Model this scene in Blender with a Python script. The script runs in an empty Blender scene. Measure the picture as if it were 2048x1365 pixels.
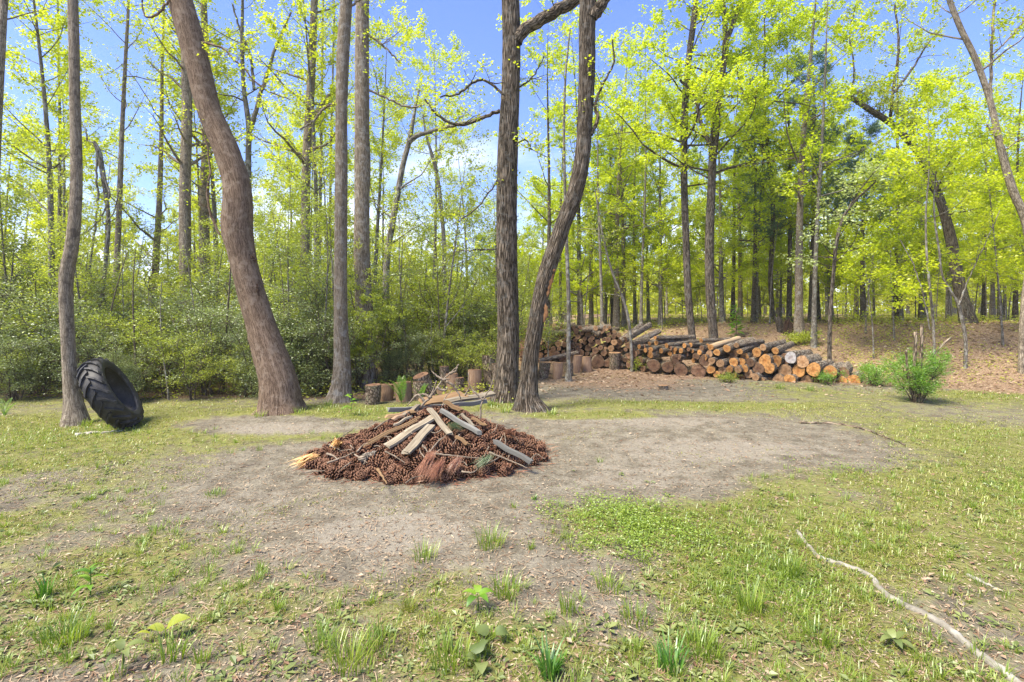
import bpy, math, random
import numpy as np

# ------------------------------------------------------------------ camera, sky, sun, exposure
SC = bpy.context.scene
COL = SC.collection
F, CX, HY, CAMH = 1024.0, 1024.0, 622.0, 1.5      # focal length / horizon in 2048-px units, eye height

cam_d = bpy.data.cameras.new('camera')
cam = bpy.data.objects.new('camera', cam_d)
COL.objects.link(cam)
cam.location = (0, 0, CAMH)
cam.rotation_euler = (math.radians(90), 0, 0)
cam_d.sensor_width = 36.0
cam_d.lens = 18.0
cam_d.shift_y = -(682.5 - HY) / 2048.0
cam_d.clip_start = 0.05
cam_d.clip_end = 2000
SC.camera = cam

SUN_EL, SUN_AZ = math.radians(58), math.radians(235)     # azimuth clockwise from +Y (the view direction)
world = bpy.data.worlds.new('World')
SC.world = world
world.use_nodes = True
wn = world.node_tree
wn.nodes.clear()
w_out = wn.nodes.new('ShaderNodeOutputWorld')
w_bg = wn.nodes.new('ShaderNodeBackground')
w_sky = wn.nodes.new('ShaderNodeTexSky')
w_sky.sky_type = 'NISHITA'
w_sky.sun_disc = False
w_sky.sun_elevation = SUN_EL
w_sky.sun_rotation = SUN_AZ
w_sky.air_density = 1.0
w_sky.dust_density = 0.6
w_sky.ozone_density = 2.5
w_bg.inputs['Strength'].default_value = 0.074
# thin cloud veil, thicker towards the horizon
w_tc = wn.nodes.new('ShaderNodeTexCoord')
w_map = wn.nodes.new('ShaderNodeMapping')
w_map.inputs['Scale'].default_value = (1.3, 1.3, 3.2)
w_n = wn.nodes.new('ShaderNodeTexNoise')
w_n.inputs['Scale'].default_value = 1.7
w_n.inputs['Detail'].default_value = 7
w_n.inputs['Roughness'].default_value = 0.55
w_n.inputs['Distortion'].default_value = 0.4
w_sep = wn.nodes.new('ShaderNodeSeparateXYZ')
w_el = wn.nodes.new('ShaderNodeMapRange')
w_el.inputs['From Min'].default_value = 0.0
w_el.inputs['From Max'].default_value = 0.45
w_el.inputs['To Min'].default_value = 0.27
w_el.inputs['To Max'].default_value = -0.14
w_add = wn.nodes.new('ShaderNodeMath'); w_add.operation = 'ADD'
w_rmp = wn.nodes.new('ShaderNodeMapRange')
w_rmp.interpolation_type = 'SMOOTHSTEP'
w_rmp.inputs['From Min'].default_value = 0.55
w_rmp.inputs['From Max'].default_value = 0.80
w_rmp.inputs['To Max'].default_value = 0.9
w_mix = wn.nodes.new('ShaderNodeMix'); w_mix.data_type = 'RGBA'
w_mix.inputs[7].default_value = (6.2, 6.6, 7.2, 1)
w_tint = wn.nodes.new('ShaderNodeMix'); w_tint.data_type = 'RGBA'; w_tint.blend_type = 'MULTIPLY'
w_tint.inputs[0].default_value = 1.0
w_tint.inputs[7].default_value = (0.80, 0.84, 1.20, 1)
L = wn.links.new
L(w_tc.outputs['Generated'], w_map.inputs['Vector']); L(w_map.outputs[0], w_n.inputs['Vector'])
L(w_tc.outputs['Generated'], w_sep.inputs[0]); L(w_sep.outputs['Z'], w_el.inputs['Value'])
L(w_n.outputs[0], w_add.inputs[0]); L(w_el.outputs[0], w_add.inputs[1]); L(w_add.outputs[0], w_rmp.inputs['Value'])
L(w_sky.outputs[0], w_tint.inputs[6]); L(w_tint.outputs[2], w_mix.inputs[6]); L(w_rmp.outputs[0], w_mix.inputs[0])
L(w_mix.outputs[2], w_bg.inputs['Color']); L(w_bg.outputs[0], w_out.inputs['Surface'])

sun_d = bpy.data.lights.new('sun', 'SUN')
sun_d.energy = 2.9
sun_d.angle = math.radians(24)
sun_d.color = (1.0, 0.93, 0.78)
sun = bpy.data.objects.new('sun', sun_d)
COL.objects.link(sun)
sun.rotation_euler = (math.radians(90) - SUN_EL, 0, math.pi - SUN_AZ)
sun.location = (0, 0, 30)

SC.view_settings.view_transform = 'Standard'
SC.view_settings.look = 'None'
SC.view_settings.exposure = 2.0
SC.view_settings.gamma = 1.0
SC.view_settings.use_curve_mapping = False
SC.render.engine = 'CYCLES'
SC.cycles.max_bounces = 7
SC.cycles.diffuse_bounces = 4
SC.cycles.transmission_bounces = 4
SC.cycles.glossy_bounces = 2
SC.cycles.use_denoising = True
SC.cycles.sample_clamp_indirect = 6.0

# ------------------------------------------------------------------ helpers
def sm(a, b, x):
    t = np.clip((x - a) / (b - a), 0, 1)
    return t * t * (3 - 2 * t)

_wr = np.random.default_rng(5)
_wv = [(_wr.normal(size=2) * s, _wr.uniform(0, 6.28), a) for s, a in
       ((.35, .018), (.5, .016), (.8, .012), (1.2, .008), (1.9, .006), (2.6, .005), (4.0, .004), (5.5, .003))]

def gz(x, y):
    """height of the ground"""
    x = np.asarray(x, float); y = np.asarray(y, float)
    start = 11.9 - 0.62 * np.clip(x - 6.5, 0, 6)
    side = 0.25 + 0.75 * sm(-2, 9, x)
    z = 1.12 * side * sm(0, 6.2, y - start)
    for v, ph, a in _wv:
        z = z + a * np.sin(v[0] * x + v[1] * y + ph)
    z = z + 0.05 * np.exp(-((x + 3.3) ** 2 / 1.2 + (y - 7.3) ** 2 / .8))
    return z

def gpt(px, py):
    """world point where the sight line through a pixel of the photo meets the ground"""
    kx, kz = (px - CX) / F, -(py - HY) / F
    ys = np.arange(1.4, 70, .02)
    d = CAMH + kz * ys - gz(kx * ys, ys)
    i = int(np.argmax(d <= 0)) if (d <= 0).any() else len(ys) - 1
    Y = float(ys[i])
    return np.array([kx * Y, Y, float(gz(kx * Y, Y))])

def wp(px, py, Y):
    return np.array([(px - CX) * Y / F, Y, CAMH - (py - HY) * Y / F])

def mesh_np(name, V, faces, mats, fmat=None, attrs=None, smooth=None):
    """V (n,3); faces = list of int arrays (m,k); one mesh datablock, built fast"""
    V = np.asarray(V, np.float32)
    faces = [np.asarray(f, np.int32) for f in faces if len(f)]
    me = bpy.data.meshes.new(name)
    me.vertices.add(len(V)); me.vertices.foreach_set('co', V.ravel())
    tot = np.concatenate([np.full(len(f), f.shape[1], np.int32) for f in faces])
    idx = np.concatenate([f.ravel() for f in faces])
    me.loops.add(len(idx)); me.loops.foreach_set('vertex_index', idx)
    me.polygons.add(len(tot))
    st = np.zeros(len(tot), np.int32); st[1:] = np.cumsum(tot)[:-1]
    me.polygons.foreach_set('loop_start', st); me.polygons.foreach_set('loop_total', tot)
    for m in mats: me.materials.append(m)
    if fmat is not None: me.polygons.foreach_set('material_index', np.asarray(fmat, np.int32))
    if smooth is None: smooth = True
    me.polygons.foreach_set('use_smooth', np.full(len(tot), bool(smooth)))
    for k, a in (attrs or {}).items():
        a = np.asarray(a, np.float32)
        if a.ndim == 1:
            at = me.attributes.new(k, 'FLOAT', 'POINT'); at.data.foreach_set('value', a)
        else:
            at = me.attributes.new(k, 'FLOAT_VECTOR', 'POINT'); at.data.foreach_set('vector', a.ravel())
    me.update(calc_edges=True)
    return me

class Geo:
    """collects pieces of ONE object"""
    def __init__(s): s.V = []; s.F = []; s.M = []; s.T = []; s.B = []; s.n = 0
    def add(s, V, faces, mat=0, tint=None, bk=None):
        V = np.asarray(V, np.float32).reshape(-1, 3)
        for f in faces:
            if len(f) == 0: continue
            f = np.asarray(f, np.int32) + s.n
            s.F.append(f); s.M.append(np.full(len(f), mat))
        s.V.append(V)
        s.T.append(np.zeros(len(V)) if tint is None else np.broadcast_to(tint, (len(V),)))
        s.B.append(V * np.array([1, 1, .2]) if bk is None else bk)
        s.n += len(V)
    def mesh(s, name, mats, smooth=True):
        order = np.argsort([f.shape[1] for f in s.F], kind='stable')
        F2 = [s.F[i] for i in order]; M2 = np.concatenate([s.M[i] for i in order])
        return mesh_np(name, np.concatenate(s.V), F2, mats, M2,
                       {'tint': np.concatenate(s.T), 'bk': np.concatenate(s.B)}, smooth)

def link(name, me, parent=None, kind=None, label=None):
    o = bpy.data.objects.new(name, me); COL.objects.link(o)
    if parent is not None: o.parent = parent
    if kind: o['kind'] = kind
    if label: o['label'] = label
    return o

def tag(o, label, cat, group=None):
    o['label'] = label; o['category'] = cat
    if group: o['group'] = group
    return o

def thing(name, label, cat, loc=(0, 0, 0), group=None):
    o = bpy.data.objects.new(name, None); COL.objects.link(o)
    o.location = [float(v) for v in loc]; o.empty_display_size = .1
    return tag(o, label, cat, group)

def dup(root, loc, rotz=0.0, sc=1.0, label=None, group=None):
    r = root.copy(); COL.objects.link(r)
    r.location = [float(v) for v in loc]; r.rotation_euler = (0, 0, rotz)
    r.scale = (sc, sc, sc) if np.isscalar(sc) else sc
    if label: r['label'] = label
    if group: r['group'] = group
    for ch in list(root.children):
        c = ch.copy(); COL.objects.link(c); c.parent = r
        for g in ch.children:
            d = g.copy(); COL.objects.link(d); d.parent = c
    return r

def unit(v):
    return v / np.maximum(np.linalg.norm(v, axis=-1, keepdims=True), 1e-9)

def tubes(P, R, sides=4, cap=False, rng=None, wob=0.0, bks=.2):
    """P (n,K,3), R (n,K): a batch of tubes -> V, quads, bark coords"""
    P = np.asarray(P, float); R = np.asarray(R, float)
    n, K, _ = P.shape
    T = np.gradient(P, axis=1); T = unit(T)
    ref = np.where(np.abs(T[..., 2:3]) > .8, np.array([1., 0, 0]), np.array([0, 0, 1.]))
    ref = np.broadcast_to(ref[:, K // 2:K // 2 + 1], T.shape)
    A = unit(np.cross(T, ref)); B = np.cross(T, A)
    th = np.linspace(0, 2 * math.pi, sides, endpoint=False)
    c, s = np.cos(th), np.sin(th)
    rr = R[..., None] * np.ones(sides)
    if wob and rng is not None:
        rr = rr * (1 + wob * rng.normal(size=rr.shape))
    V = P[:, :, None, :] + rr[..., None] * (A[:, :, None, :] * c[None, None, :, None] + B[:, :, None, :] * s[None, None, :, None])
    ln = np.zeros((n, K)); ln[:, 1:] = np.cumsum(np.linalg.norm(np.diff(P, axis=1), axis=2), axis=1)
    bk = np.stack([R.max(1)[:, None, None] * c[None, None, :] + 0 * rr, R.max(1)[:, None, None] * s[None, None, :] + 0 * rr,
                   np.broadcast_to((ln * bks)[:, :, None], rr.shape)], -1)
    bk = bk + np.arange(n)[:, None, None, None] * 3.7
    i = np.arange(n)[:, None, None] * K * sides; k = np.arange(K - 1)[None, :, None] * sides; j = np.arange(sides)[None, None, :]
    j2 = (j + 1) % sides
    Q = np.stack([i + k + j, i + k + j2, i + k + sides + j2, i + k + sides + j], -1).reshape(-1, 4)
    faces = [Q]
    if cap:
        a = (np.arange(n)[:, None] * K * sides + np.arange(sides)[None, ::-1])
        b = (np.arange(n)[:, None] * K * sides + (K - 1) * sides + np.arange(sides)[None, :])
        faces += [a, b]
    return V.reshape(-1, 3), faces, bk.reshape(-1, 3)

def spline(P, m):
    """Catmull-Rom through P (k,d) resampled to m points"""
    P = np.asarray(P, float)
    d = np.concatenate([[0], np.cumsum(np.maximum(np.linalg.norm(np.diff(P[:, :3], axis=0), axis=1), 1e-6))])
    t = np.linspace(0, d[-1], m)
    tan = np.gradient(P, d, axis=0)
    i = np.clip(np.searchsorted(d, t, side='right') - 1, 0, len(P) - 2)
    h = (d[i + 1] - d[i])[:, None]; u = ((t - d[i]) / (d[i + 1] - d[i]))[:, None]
    return ((2 * u ** 3 - 3 * u ** 2 + 1) * P[i] + (u ** 3 - 2 * u ** 2 + u) * h * tan[i]
            + (-2 * u ** 3 + 3 * u ** 2) * P[i + 1] + (u ** 3 - u ** 2) * h * tan[i + 1])

def leaf_quads(P, D, N, Ln, W, fold=.12, wide=.45):
    """diamond leaves: P base (n,3), D direction, N normal, Ln length (n,), W width (n,)"""
    D = unit(D); S = unit(np.cross(D, N)); N2 = np.cross(S, D)
    Ln = Ln[:, None]; W = W[:, None]
    m = P + D * Ln * wide
    V = np.stack([P, m + S * W / 2 + N2 * W * fold, P + D * Ln - N2 * Ln * .08, m - S * W / 2 + N2 * W * fold], 1)
    n = len(P)
    return V.reshape(-1, 3), np.arange(4 * n).reshape(n, 4)

def sample_poly(P, t):
    """P (n,K,3), t (n,m) in 0..1 -> points (n,m,3), tangents"""
    n, K, _ = P.shape
    f = t * (K - 1); i = np.clip(f.astype(int), 0, K - 2); u = (f - i)[..., None]
    a = np.take_along_axis(P, i[..., None].repeat(3, -1), 1); b = np.take_along_axis(P, (i + 1)[..., None].repeat(3, -1), 1)
    return a + (b - a) * u, unit(b - a)

def make_limbs(rng, tp, tr, n, t0, t1, length, elev=(10, 45), up=.25, K=7, rfac=.38, rmax=.09, taper=.35, wig=.06, azr=None):
    """n limbs from a trunk polyline tp (K,3) with radii tr"""
    t = np.sort(rng.uniform(t0, t1, n))
    pos, _ = sample_poly(tp[None], t[None]); pos = pos[0]
    rad = np.interp(t, np.linspace(0, 1, len(tr)), tr)
    az = np.arange(n) * 2.39996 + rng.uniform(-.6, .6, n) + rng.uniform(0, 6)
    if azr is not None: az = rng.uniform(azr[0], azr[1], n)
    el = np.radians(rng.uniform(elev[0], elev[1], n))
    rel = (t - t0) / max(t1 - t0, 1e-6)
    ln = length * (1 - (1 - taper) * rel) * rng.uniform(.6, 1.15, n)
    d = np.stack([np.cos(az) * np.cos(el), np.sin(az) * np.cos(el), np.sin(el)], -1)
    P = np.zeros((n, K, 3)); P[:, 0] = pos
    st = ln / (K - 1)
    for k in range(1, K):
        d = unit(d + np.array([0, 0, up]) / (K - 1) + rng.normal(size=(n, 3)) * wig * 1.6)
        P[:, k] = P[:, k - 1] + d * st[:, None]
    r0 = np.minimum(rad * rfac + .003, rmax) * np.clip(ln / max(length, .1), .35, 1.1)
    R = r0[:, None] * np.linspace(1, .22, K)[None]
    return P, R

def make_twigs(rng, LP, LR, m, length, K=4, s0=.2, ang=(30, 75), flat=.5, up=.1, wig=.08):
    n = len(LP)
    t = rng.uniform(s0, 1, (n, m)); t[:, 0] = 1
    pos, tan = sample_poly(LP, t)
    pos = pos.reshape(-1, 3); tan = tan.reshape(-1, 3); tt = t.reshape(-1)
    N = len(pos)
    upv = unit(np.array([0, 0, 1.]) + rng.normal(size=(N, 3)) * (1 - flat) * 1.2)
    side = unit(np.cross(tan, upv)) * np.where(rng.random(N) < .5, -1, 1)[:, None]
    a = np.radians(rng.uniform(ang[0], ang[1], N))[:, None]
    a[tt > .99] *= .3
    d = unit(tan * np.cos(a) + side * np.sin(a) + np.array([0, 0, up]))
    ln = length * (1.1 - .5 * tt) * rng.uniform(.5, 1.2, N)
    P = np.zeros((N, K, 3)); P[:, 0] = pos
    for k in range(1, K):
        d = unit(d + rng.normal(size=(N, 3)) * wig + np.array([0, 0, up * .3]))
        P[:, k] = P[:, k - 1] + d * (ln / (K - 1))[:, None]
    r0 = np.clip(np.interp(tt, [0, 1], [.5, .9]) * LR.min(1).repeat(m), .0025, .02)
    R = r0[:, None] * np.linspace(1, .4, K)[None]
    return P, R

def make_leaves(rng, TP, m, Ln, W, droop=.25, flat=.7, spread=.05, s0=.15, tint=(0, 1)):
    n = len(TP)
    t = rng.uniform(s0, 1.02, (n, m))
    pos, tan = sample_poly(TP, np.clip(t, 0, 1))
    pos = pos.reshape(-1, 3); tan = tan.reshape(-1, 3); N = len(pos)
    side = unit(np.cross(tan, np.array([0, 0, 1.])) + 1e-4) * np.where(rng.random(N) < .5, -1, 1)[:, None]
    d = unit(tan * rng.uniform(.1, 1, (N, 1)) + side * rng.uniform(.2, 1, (N, 1)) + rng.normal(size=(N, 3)) * .3 - np.array([0, 0, droop]))
    nn = unit(np.array([0, 0, 1.]) * flat + rng.normal(size=(N, 3)) * (1.05 - flat))
    P = pos + rng.normal(size=(N, 3)) * spread
    sz = rng.uniform(.6, 1.2, N)
    V, Q = leaf_quads(P, d, nn, Ln * sz, W * sz)
    tw = rng.uniform(0, 1, n).repeat(m)
    tn = np.clip(.55 * tw + .45 * rng.random(N), 0, 1) * (tint[1] - tint[0]) + tint[0]
    return V, Q, tn.repeat(4)

# ------------------------------------------------------------------ materials
def new_mat(name):
    m = bpy.data.materials.new(name); m.use_nodes = True
    nt = m.node_tree; nt.nodes.clear()
    out = nt.nodes.new('ShaderNodeOutputMaterial')
    return m, nt, out

def N_(nt, kind, **kw):
    n = nt.nodes.new(kind)
    for k, v in kw.items():
        if k.startswith('i_'):
            n.inputs[k[2:].replace('_', ' ')].default_value = v
        else: setattr(n, k, v)
    return n

def ramp(nt, stops):
    r = nt.nodes.new('ShaderNodeValToRGB')
    e = r.color_ramp.elements
    while len(e) < len(stops): e.new(.5)
    for i, (p, c) in enumerate(stops):
        e[i].position = p; e[i].color = (*c, 1)
    return r

def mat_leaf(name, c0, c1, c2, trans=.5, gloss=.05, tgain=1.5, rough=.4):
    m, nt, out = new_mat(name); l = nt.links.new
    at = N_(nt, 'ShaderNodeAttribute', attribute_name='tint')
    oi = N_(nt, 'ShaderNodeObjectInfo')
    ad = N_(nt, 'ShaderNodeMath', operation='MULTIPLY_ADD'); ad.inputs[1].default_value = .3
    l(oi.outputs['Random'], ad.inputs[0]); l(at.outputs['Fac'], ad.inputs[2])
    sb = N_(nt, 'ShaderNodeMath', operation='SUBTRACT'); sb.inputs[1].default_value = .15
    l(ad.outputs[0], sb.inputs[0])
    r = ramp(nt, [(0, c0), (.5, c1), (1, c2)]); l(sb.outputs[0], r.inputs[0])
    df = N_(nt, 'ShaderNodeBsdfDiffuse'); l(r.outputs[0], df.inputs['Color'])
    tr = N_(nt, 'ShaderNodeBsdfTranslucent')
    g = N_(nt, 'ShaderNodeMix', data_type='RGBA', blend_type='MULTIPLY'); g.inputs[0].default_value = 1
    g.inputs[7].default_value = (tgain * .97, tgain, tgain * .55, 1)
    l(r.outputs[0], g.inputs[6]); l(g.outputs[2], tr.inputs['Color'])
    mx = N_(nt, 'ShaderNodeMixShader'); mx.inputs[0].default_value = trans
    l(df.outputs[0], mx.inputs[1]); l(tr.outputs[0], mx.inputs[2])
    gl = N_(nt, 'ShaderNodeBsdfGlossy'); gl.inputs['Roughness'].default_value = rough
    gl.inputs['Color'].default_value = (.9, .95, .9, 1)
    m2 = N_(nt, 'ShaderNodeMixShader'); m2.inputs[0].default_value = gloss
    l(mx.outputs[0], m2.inputs[1]); l(gl.outputs[0], m2.inputs[2])
    l(m2.outputs[0], out.inputs['Surface'])
    return m

def mat_bark(name, dark, mid, light, scale=26, bump=.5, lichen=None, lich_amt=.5, furrow=(.38, .62)):
    m, nt, out = new_mat(name); l = nt.links.new
    at = N_(nt, 'ShaderNodeAttribute', attribute_name='bk')
    n1 = N_(nt, 'ShaderNodeTexNoise', i_Scale=scale, i_Detail=5.0, i_Roughness=.6, i_Distortion=.6)
    n2 = N_(nt, 'ShaderNodeTexNoise', i_Scale=scale * .16, i_Detail=4.0, i_Roughness=.6)
    v = N_(nt, 'ShaderNodeTexVoronoi', feature='DISTANCE_TO_EDGE', i_Scale=scale * .8)
    wv = N_(nt, 'ShaderNodeVectorMath', operation='MULTIPLY_ADD'); wv.inputs[1].default_value = (.05, .05, .05)
    l(n1.outputs[1], wv.inputs[0]); l(at.outputs['Vector'], wv.inputs[2])
    for n in (n1, n2): l(at.outputs['Vector'], n.inputs['Vector'])
    l(wv.outputs[0], v.inputs['Vector'])
    vr = N_(nt, 'ShaderNodeMapRange'); vr.inputs['From Max'].default_value = .22; vr.inputs['To Min'].default_value = .0; vr.inputs['To Max'].default_value = .42
    l(v.outputs['Distance'], vr.inputs['Value'])
    hs = N_(nt, 'ShaderNodeMath', operation='MULTIPLY_ADD'); hs.inputs[1].default_value = .6
    l(n1.outputs[0], hs.inputs[0]); l(vr.outputs[0], hs.inputs[2])
    r = ramp(nt, [(furrow[0], dark), ((furrow[0] + furrow[1]) / 2, mid), (furrow[1] + .12, light)])
    l(hs.outputs[0], r.inputs[0])
    mx = N_(nt, 'ShaderNodeMix', data_type='RGBA', blend_type='MULTIPLY'); mx.inputs[0].default_value = .75
    r2 = ramp(nt, [(.3, (.62, .6, .58)), (.7, (1.18, 1.18, 1.16))])
    l(n2.outputs[0], r2.inputs[0]); l(r.outputs[0], mx.inputs[6]); l(r2.outputs[0], mx.inputs[7])
    col = mx.outputs[2]
    if lichen:
        n3 = N_(nt, 'ShaderNodeTexNoise', i_Scale=9.0, i_Detail=6.0, i_Roughness=.7)
        gm = N_(nt, 'ShaderNodeNewGeometry'); l(gm.outputs['Position'], n3.inputs['Vector'])
        r3 = N_(nt, 'ShaderNodeMapRange'); r3.inputs['From Min'].default_value = .52; r3.inputs['From Max'].default_value = .60; r3.inputs['To Max'].default_value = lich_amt
        l(n3.outputs[0], r3.inputs['Value'])
        m3 = N_(nt, 'ShaderNodeMix', data_type='RGBA'); m3.inputs[7].default_value = (*lichen, 1)
        l(r3.outputs[0], m3.inputs[0]); l(col, m3.inputs[6]); col = m3.outputs[2]
    bs = N_(nt, 'ShaderNodeBsdfPrincipled', i_Roughness=.9)
    bs.inputs['Specular IOR Level'].default_value = .15
    l(col, bs.inputs['Base Color'])
    bp = N_(nt, 'ShaderNodeBump'); bp.inputs['Strength'].default_value = bump; bp.inputs['Distance'].default_value = .03
    l(hs.outputs[0], bp.inputs['Height']); l(bp.outputs[0], bs.inputs['Normal'])
    l(bs.outputs[0], out.inputs['Surface'])
    return m

def mat_noise(name, stops, scale=20, detail=5, rough=.9, bump=.3, stretch=(1, 1, 1), coord='Object', spec=.2, dist=.01, tint=0.0):
    m, nt, out = new_mat(name); l = nt.links.new
    tc = N_(nt, 'ShaderNodeTexCoord'); mp = N_(nt, 'ShaderNodeMapping'); mp.inputs['Scale'].default_value = stretch
    l(tc.outputs[coord], mp.inputs['Vector'])
    oi = N_(nt, 'ShaderNodeObjectInfo')
    n = N_(nt, 'ShaderNodeTexNoise', noise_dimensions='4D', i_Scale=scale, i_Detail=detail, i_Roughness=.62)
    ml = N_(nt, 'ShaderNodeMath', operation='MULTIPLY'); ml.inputs[1].default_value = 40
    l(oi.outputs['Random'], ml.inputs[0]); l(ml.outputs[0], n.inputs['W']); l(mp.outputs[0], n.inputs['Vector'])
    fac = n.outputs[0]
    if tint:
        at = N_(nt, 'ShaderNodeAttribute', attribute_name='tint')
        ad = N_(nt, 'ShaderNodeMath', operation='MULTIPLY_ADD'); ad.inputs[1].default_value = tint
        l(at.outputs['Fac'], ad.inputs[0]); l(fac, ad.inputs[2]); fac = ad.outputs[0]
    r = ramp(nt, stops); l(fac, r.inputs[0])
    hv = N_(nt, 'ShaderNodeHueSaturation'); l(r.outputs[0], hv.inputs['Color'])
    vr = N_(nt, 'ShaderNodeMapRange'); vr.inputs['To Min'].default_value = .78; vr.inputs['To Max'].default_value = 1.2
    l(oi.outputs['Random'], vr.inputs['Value']); l(vr.outputs[0], hv.inputs['Value'])
    bs = N_(nt, 'ShaderNodeBsdfPrincipled', i_Roughness=rough); bs.inputs['Specular IOR Level'].default_value = spec
    l(hv.outputs[0], bs.inputs['Base Color'])
    bp = N_(nt, 'ShaderNodeBump'); bp.inputs['Strength'].default_value = bump; bp.inputs['Distance'].default_value = dist
    l(n.outputs[0], bp.inputs['Height']); l(bp.outputs[0], bs.inputs['Normal'])
    l(bs.outputs[0], out.inputs['Surface'])
    return m

def mat_cut(name, heart, wood, rim, dark=.5):
    """sawn end: growth rings, radial checks, dirt; local xy is the face, unit radius"""
    m, nt, out = new_mat(name); l = nt.links.new
    tc = N_(nt, 'ShaderNodeTexCoord'); oi = N_(nt, 'ShaderNodeObjectInfo')
    sp = N_(nt, 'ShaderNodeSeparateXYZ'); l(tc.outputs['Object'], sp.inputs[0])
    cb = N_(nt, 'ShaderNodeCombineXYZ'); l(sp.outputs[0], cb.inputs[0]); l(sp.outputs[1], cb.inputs[1])
    ln = N_(nt, 'ShaderNodeVectorMath', operation='LENGTH'); l(cb.outputs[0], ln.inputs[0])
    ml = N_(nt, 'ShaderNodeMath', operation='MULTIPLY'); ml.inputs[1].default_value = 50
    l(oi.outputs['Random'], ml.inputs[0])
    n = N_(nt, 'ShaderNodeTexNoise', noise_dimensions='4D', i_Scale=1.8, i_Detail=6.0, i_Roughness=.65)
    l(cb.outputs[0], n.inputs['Vector']); l(ml.outputs[0], n.inputs['W'])
    ad = N_(nt, 'ShaderNodeMath', operation='MULTIPLY_ADD'); ad.inputs[1].default_value = .45
    l(n.outputs[0], ad.inputs[0]); l(ln.outputs['Value'], ad.inputs[2])
    r = ramp(nt, [(.22, heart), (.62, wood), (1.0, wood), (1.2 if False else 1.0, rim)])
    sc_ = N_(nt, 'ShaderNodeMath', operation='MULTIPLY'); sc_.inputs[1].default_value = .8
    l(ad.outputs[0], sc_.inputs[0]); l(sc_.outputs[0], r.inputs[0])
    wv = N_(nt, 'ShaderNodeMath', operation='SINE'); w2 = N_(nt, 'ShaderNodeMath', operation='MULTIPLY'); w2.inputs[1].default_value = 55
    l(ad.outputs[0], w2.inputs[0]); l(w2.outputs[0], wv.inputs[0])
    rr = N_(nt, 'ShaderNodeMapRange'); rr.inputs['From Min'].default_value = -1; rr.inputs['To Min'].default_value = .8; rr.inputs['To Max'].default_value = 1.08
    l(wv.outputs[0], rr.inputs['Value'])
    n2 = N_(nt, 'ShaderNodeTexNoise', noise_dimensions='4D', i_Scale=2.6, i_Detail=5.0, i_Roughness=.7)
    l(cb.outputs[0], n2.inputs['Vector']); l(ml.outputs[0], n2.inputs['W'])
    dr = N_(nt, 'ShaderNodeMapRange'); dr.inputs['From Min'].default_value = .35; dr.inputs['From Max'].default_value = .6; dr.inputs['To Min'].default_value = 1 - dark; dr.inputs['To Max'].default_value = 1.08
    l(n2.outputs[0], dr.inputs['Value'])
    mu = N_(nt, 'ShaderNodeMath', operation='MULTIPLY'); l(rr.outputs[0], mu.inputs[0]); l(dr.outputs[0], mu.inputs[1])
    vr = N_(nt, 'ShaderNodeMapRange'); vr.inputs['To Min'].default_value = .62; vr.inputs['To Max'].default_value = 1.25
    l(oi.outputs['Random'], vr.inputs['Value'])
    mu2 = N_(nt, 'ShaderNodeMath', operation='MULTIPLY'); l(mu.outputs[0], mu2.inputs[0]); l(vr.outputs[0], mu2.inputs[1])
    hv = N_(nt, 'ShaderNodeHueSaturation'); l(r.outputs[0], hv.inputs['Color']); l(mu2.outputs[0], hv.inputs['Value'])
    bs = N_(nt, 'ShaderNodeBsdfPrincipled', i_Roughness=.85); bs.inputs['Specular IOR Level'].default_value = .2
    l(hv.outputs[0], bs.inputs['Base Color'])
    bp = N_(nt, 'ShaderNodeBump'); bp.inputs['Strength'].default_value = .35; bp.inputs['Distance'].default_value = .02
    l(mu.outputs[0], bp.inputs['Height']); l(bp.outputs[0], bs.inputs['Normal'])
    l(bs.outputs[0], out.inputs['Surface'])
    return m

M = {}
M['bark_big'] = mat_bark('bark_reddish', (.085, .056, .037), (.18, .122, .08), (.26, .187, .13), 62, .5, (.32, .25, .185), .45)
M['bark_grey'] = mat_bark('bark_grey', (.10, .077, .052), (.22, .174, .124), (.35, .29, .215), 60, .6, (.36, .35, .31), .5)
M['bark_pale'] = mat_bark('bark_pale', (.13, .10, .068), (.26, .21, .15), (.41, .35, .265), 66, .5, (.09, .07, .052), .75)
M['bark_oak'] = mat_bark('bark_oak', (.028, .021, .013), (.115, .087, .06), (.25, .20, .148), 42, 1.1, (.3, .3, .27), .25)
M['bark_dark'] = mat_bark('bark_dark', (.03, .024, .017), (.095, .075, .055), (.19, .155, .12), 44, .9, (.24, .24, .2), .35)
M['bark_young'] = mat_bark('bark_young', (.07, .06, .045), (.15, .13, .1), (.25, .225, .185), 44, .3, (.34, .34, .3), .6)
M['bark_log'] = mat_bark('bark_log', (.065, .047, .032), (.21, .16, .112), (.35, .285, .21), 34, .9, (.3, .3, .27), .4)
M['bark_old'] = mat_bark('bark_old', (.07, .052, .036), (.21, .155, .105), (.34, .265, .19), 30, .9, (.2, .22, .12), .35)
M['twig'] = mat_noise('twig_bark', [(.3, (.05, .038, .028)), (.7, (.14, .11, .085))], 14, 3, bump=.1)
M['leaf_spring'] = mat_leaf('leaf_spring', (.25, .31, .014), (.40, .445, .02), (.51, .52, .035), .54, .03, 1.75)
M['leaf_maple'] = mat_leaf('leaf_maple', (.24, .31, .012), (.385, .445, .016), (.50, .52, .03), .54, .03, 1.75)
M['leaf_pale'] = mat_leaf('leaf_pale', (.21, .26, .025), (.34, .375, .04), (.46, .47, .08), .5, .04, 1.55)
M['leaf_far'] = mat_leaf('leaf_far', (.28, .32, .03), (.42, .45, .045), (.54, .55, .09), .54, .03, 1.65)
M['leaf_privet'] = mat_leaf('leaf_privet', (.11, .145, .042), (.20, .25, .07), (.36, .40, .12), .38, .08, 1.45, .42)
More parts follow.
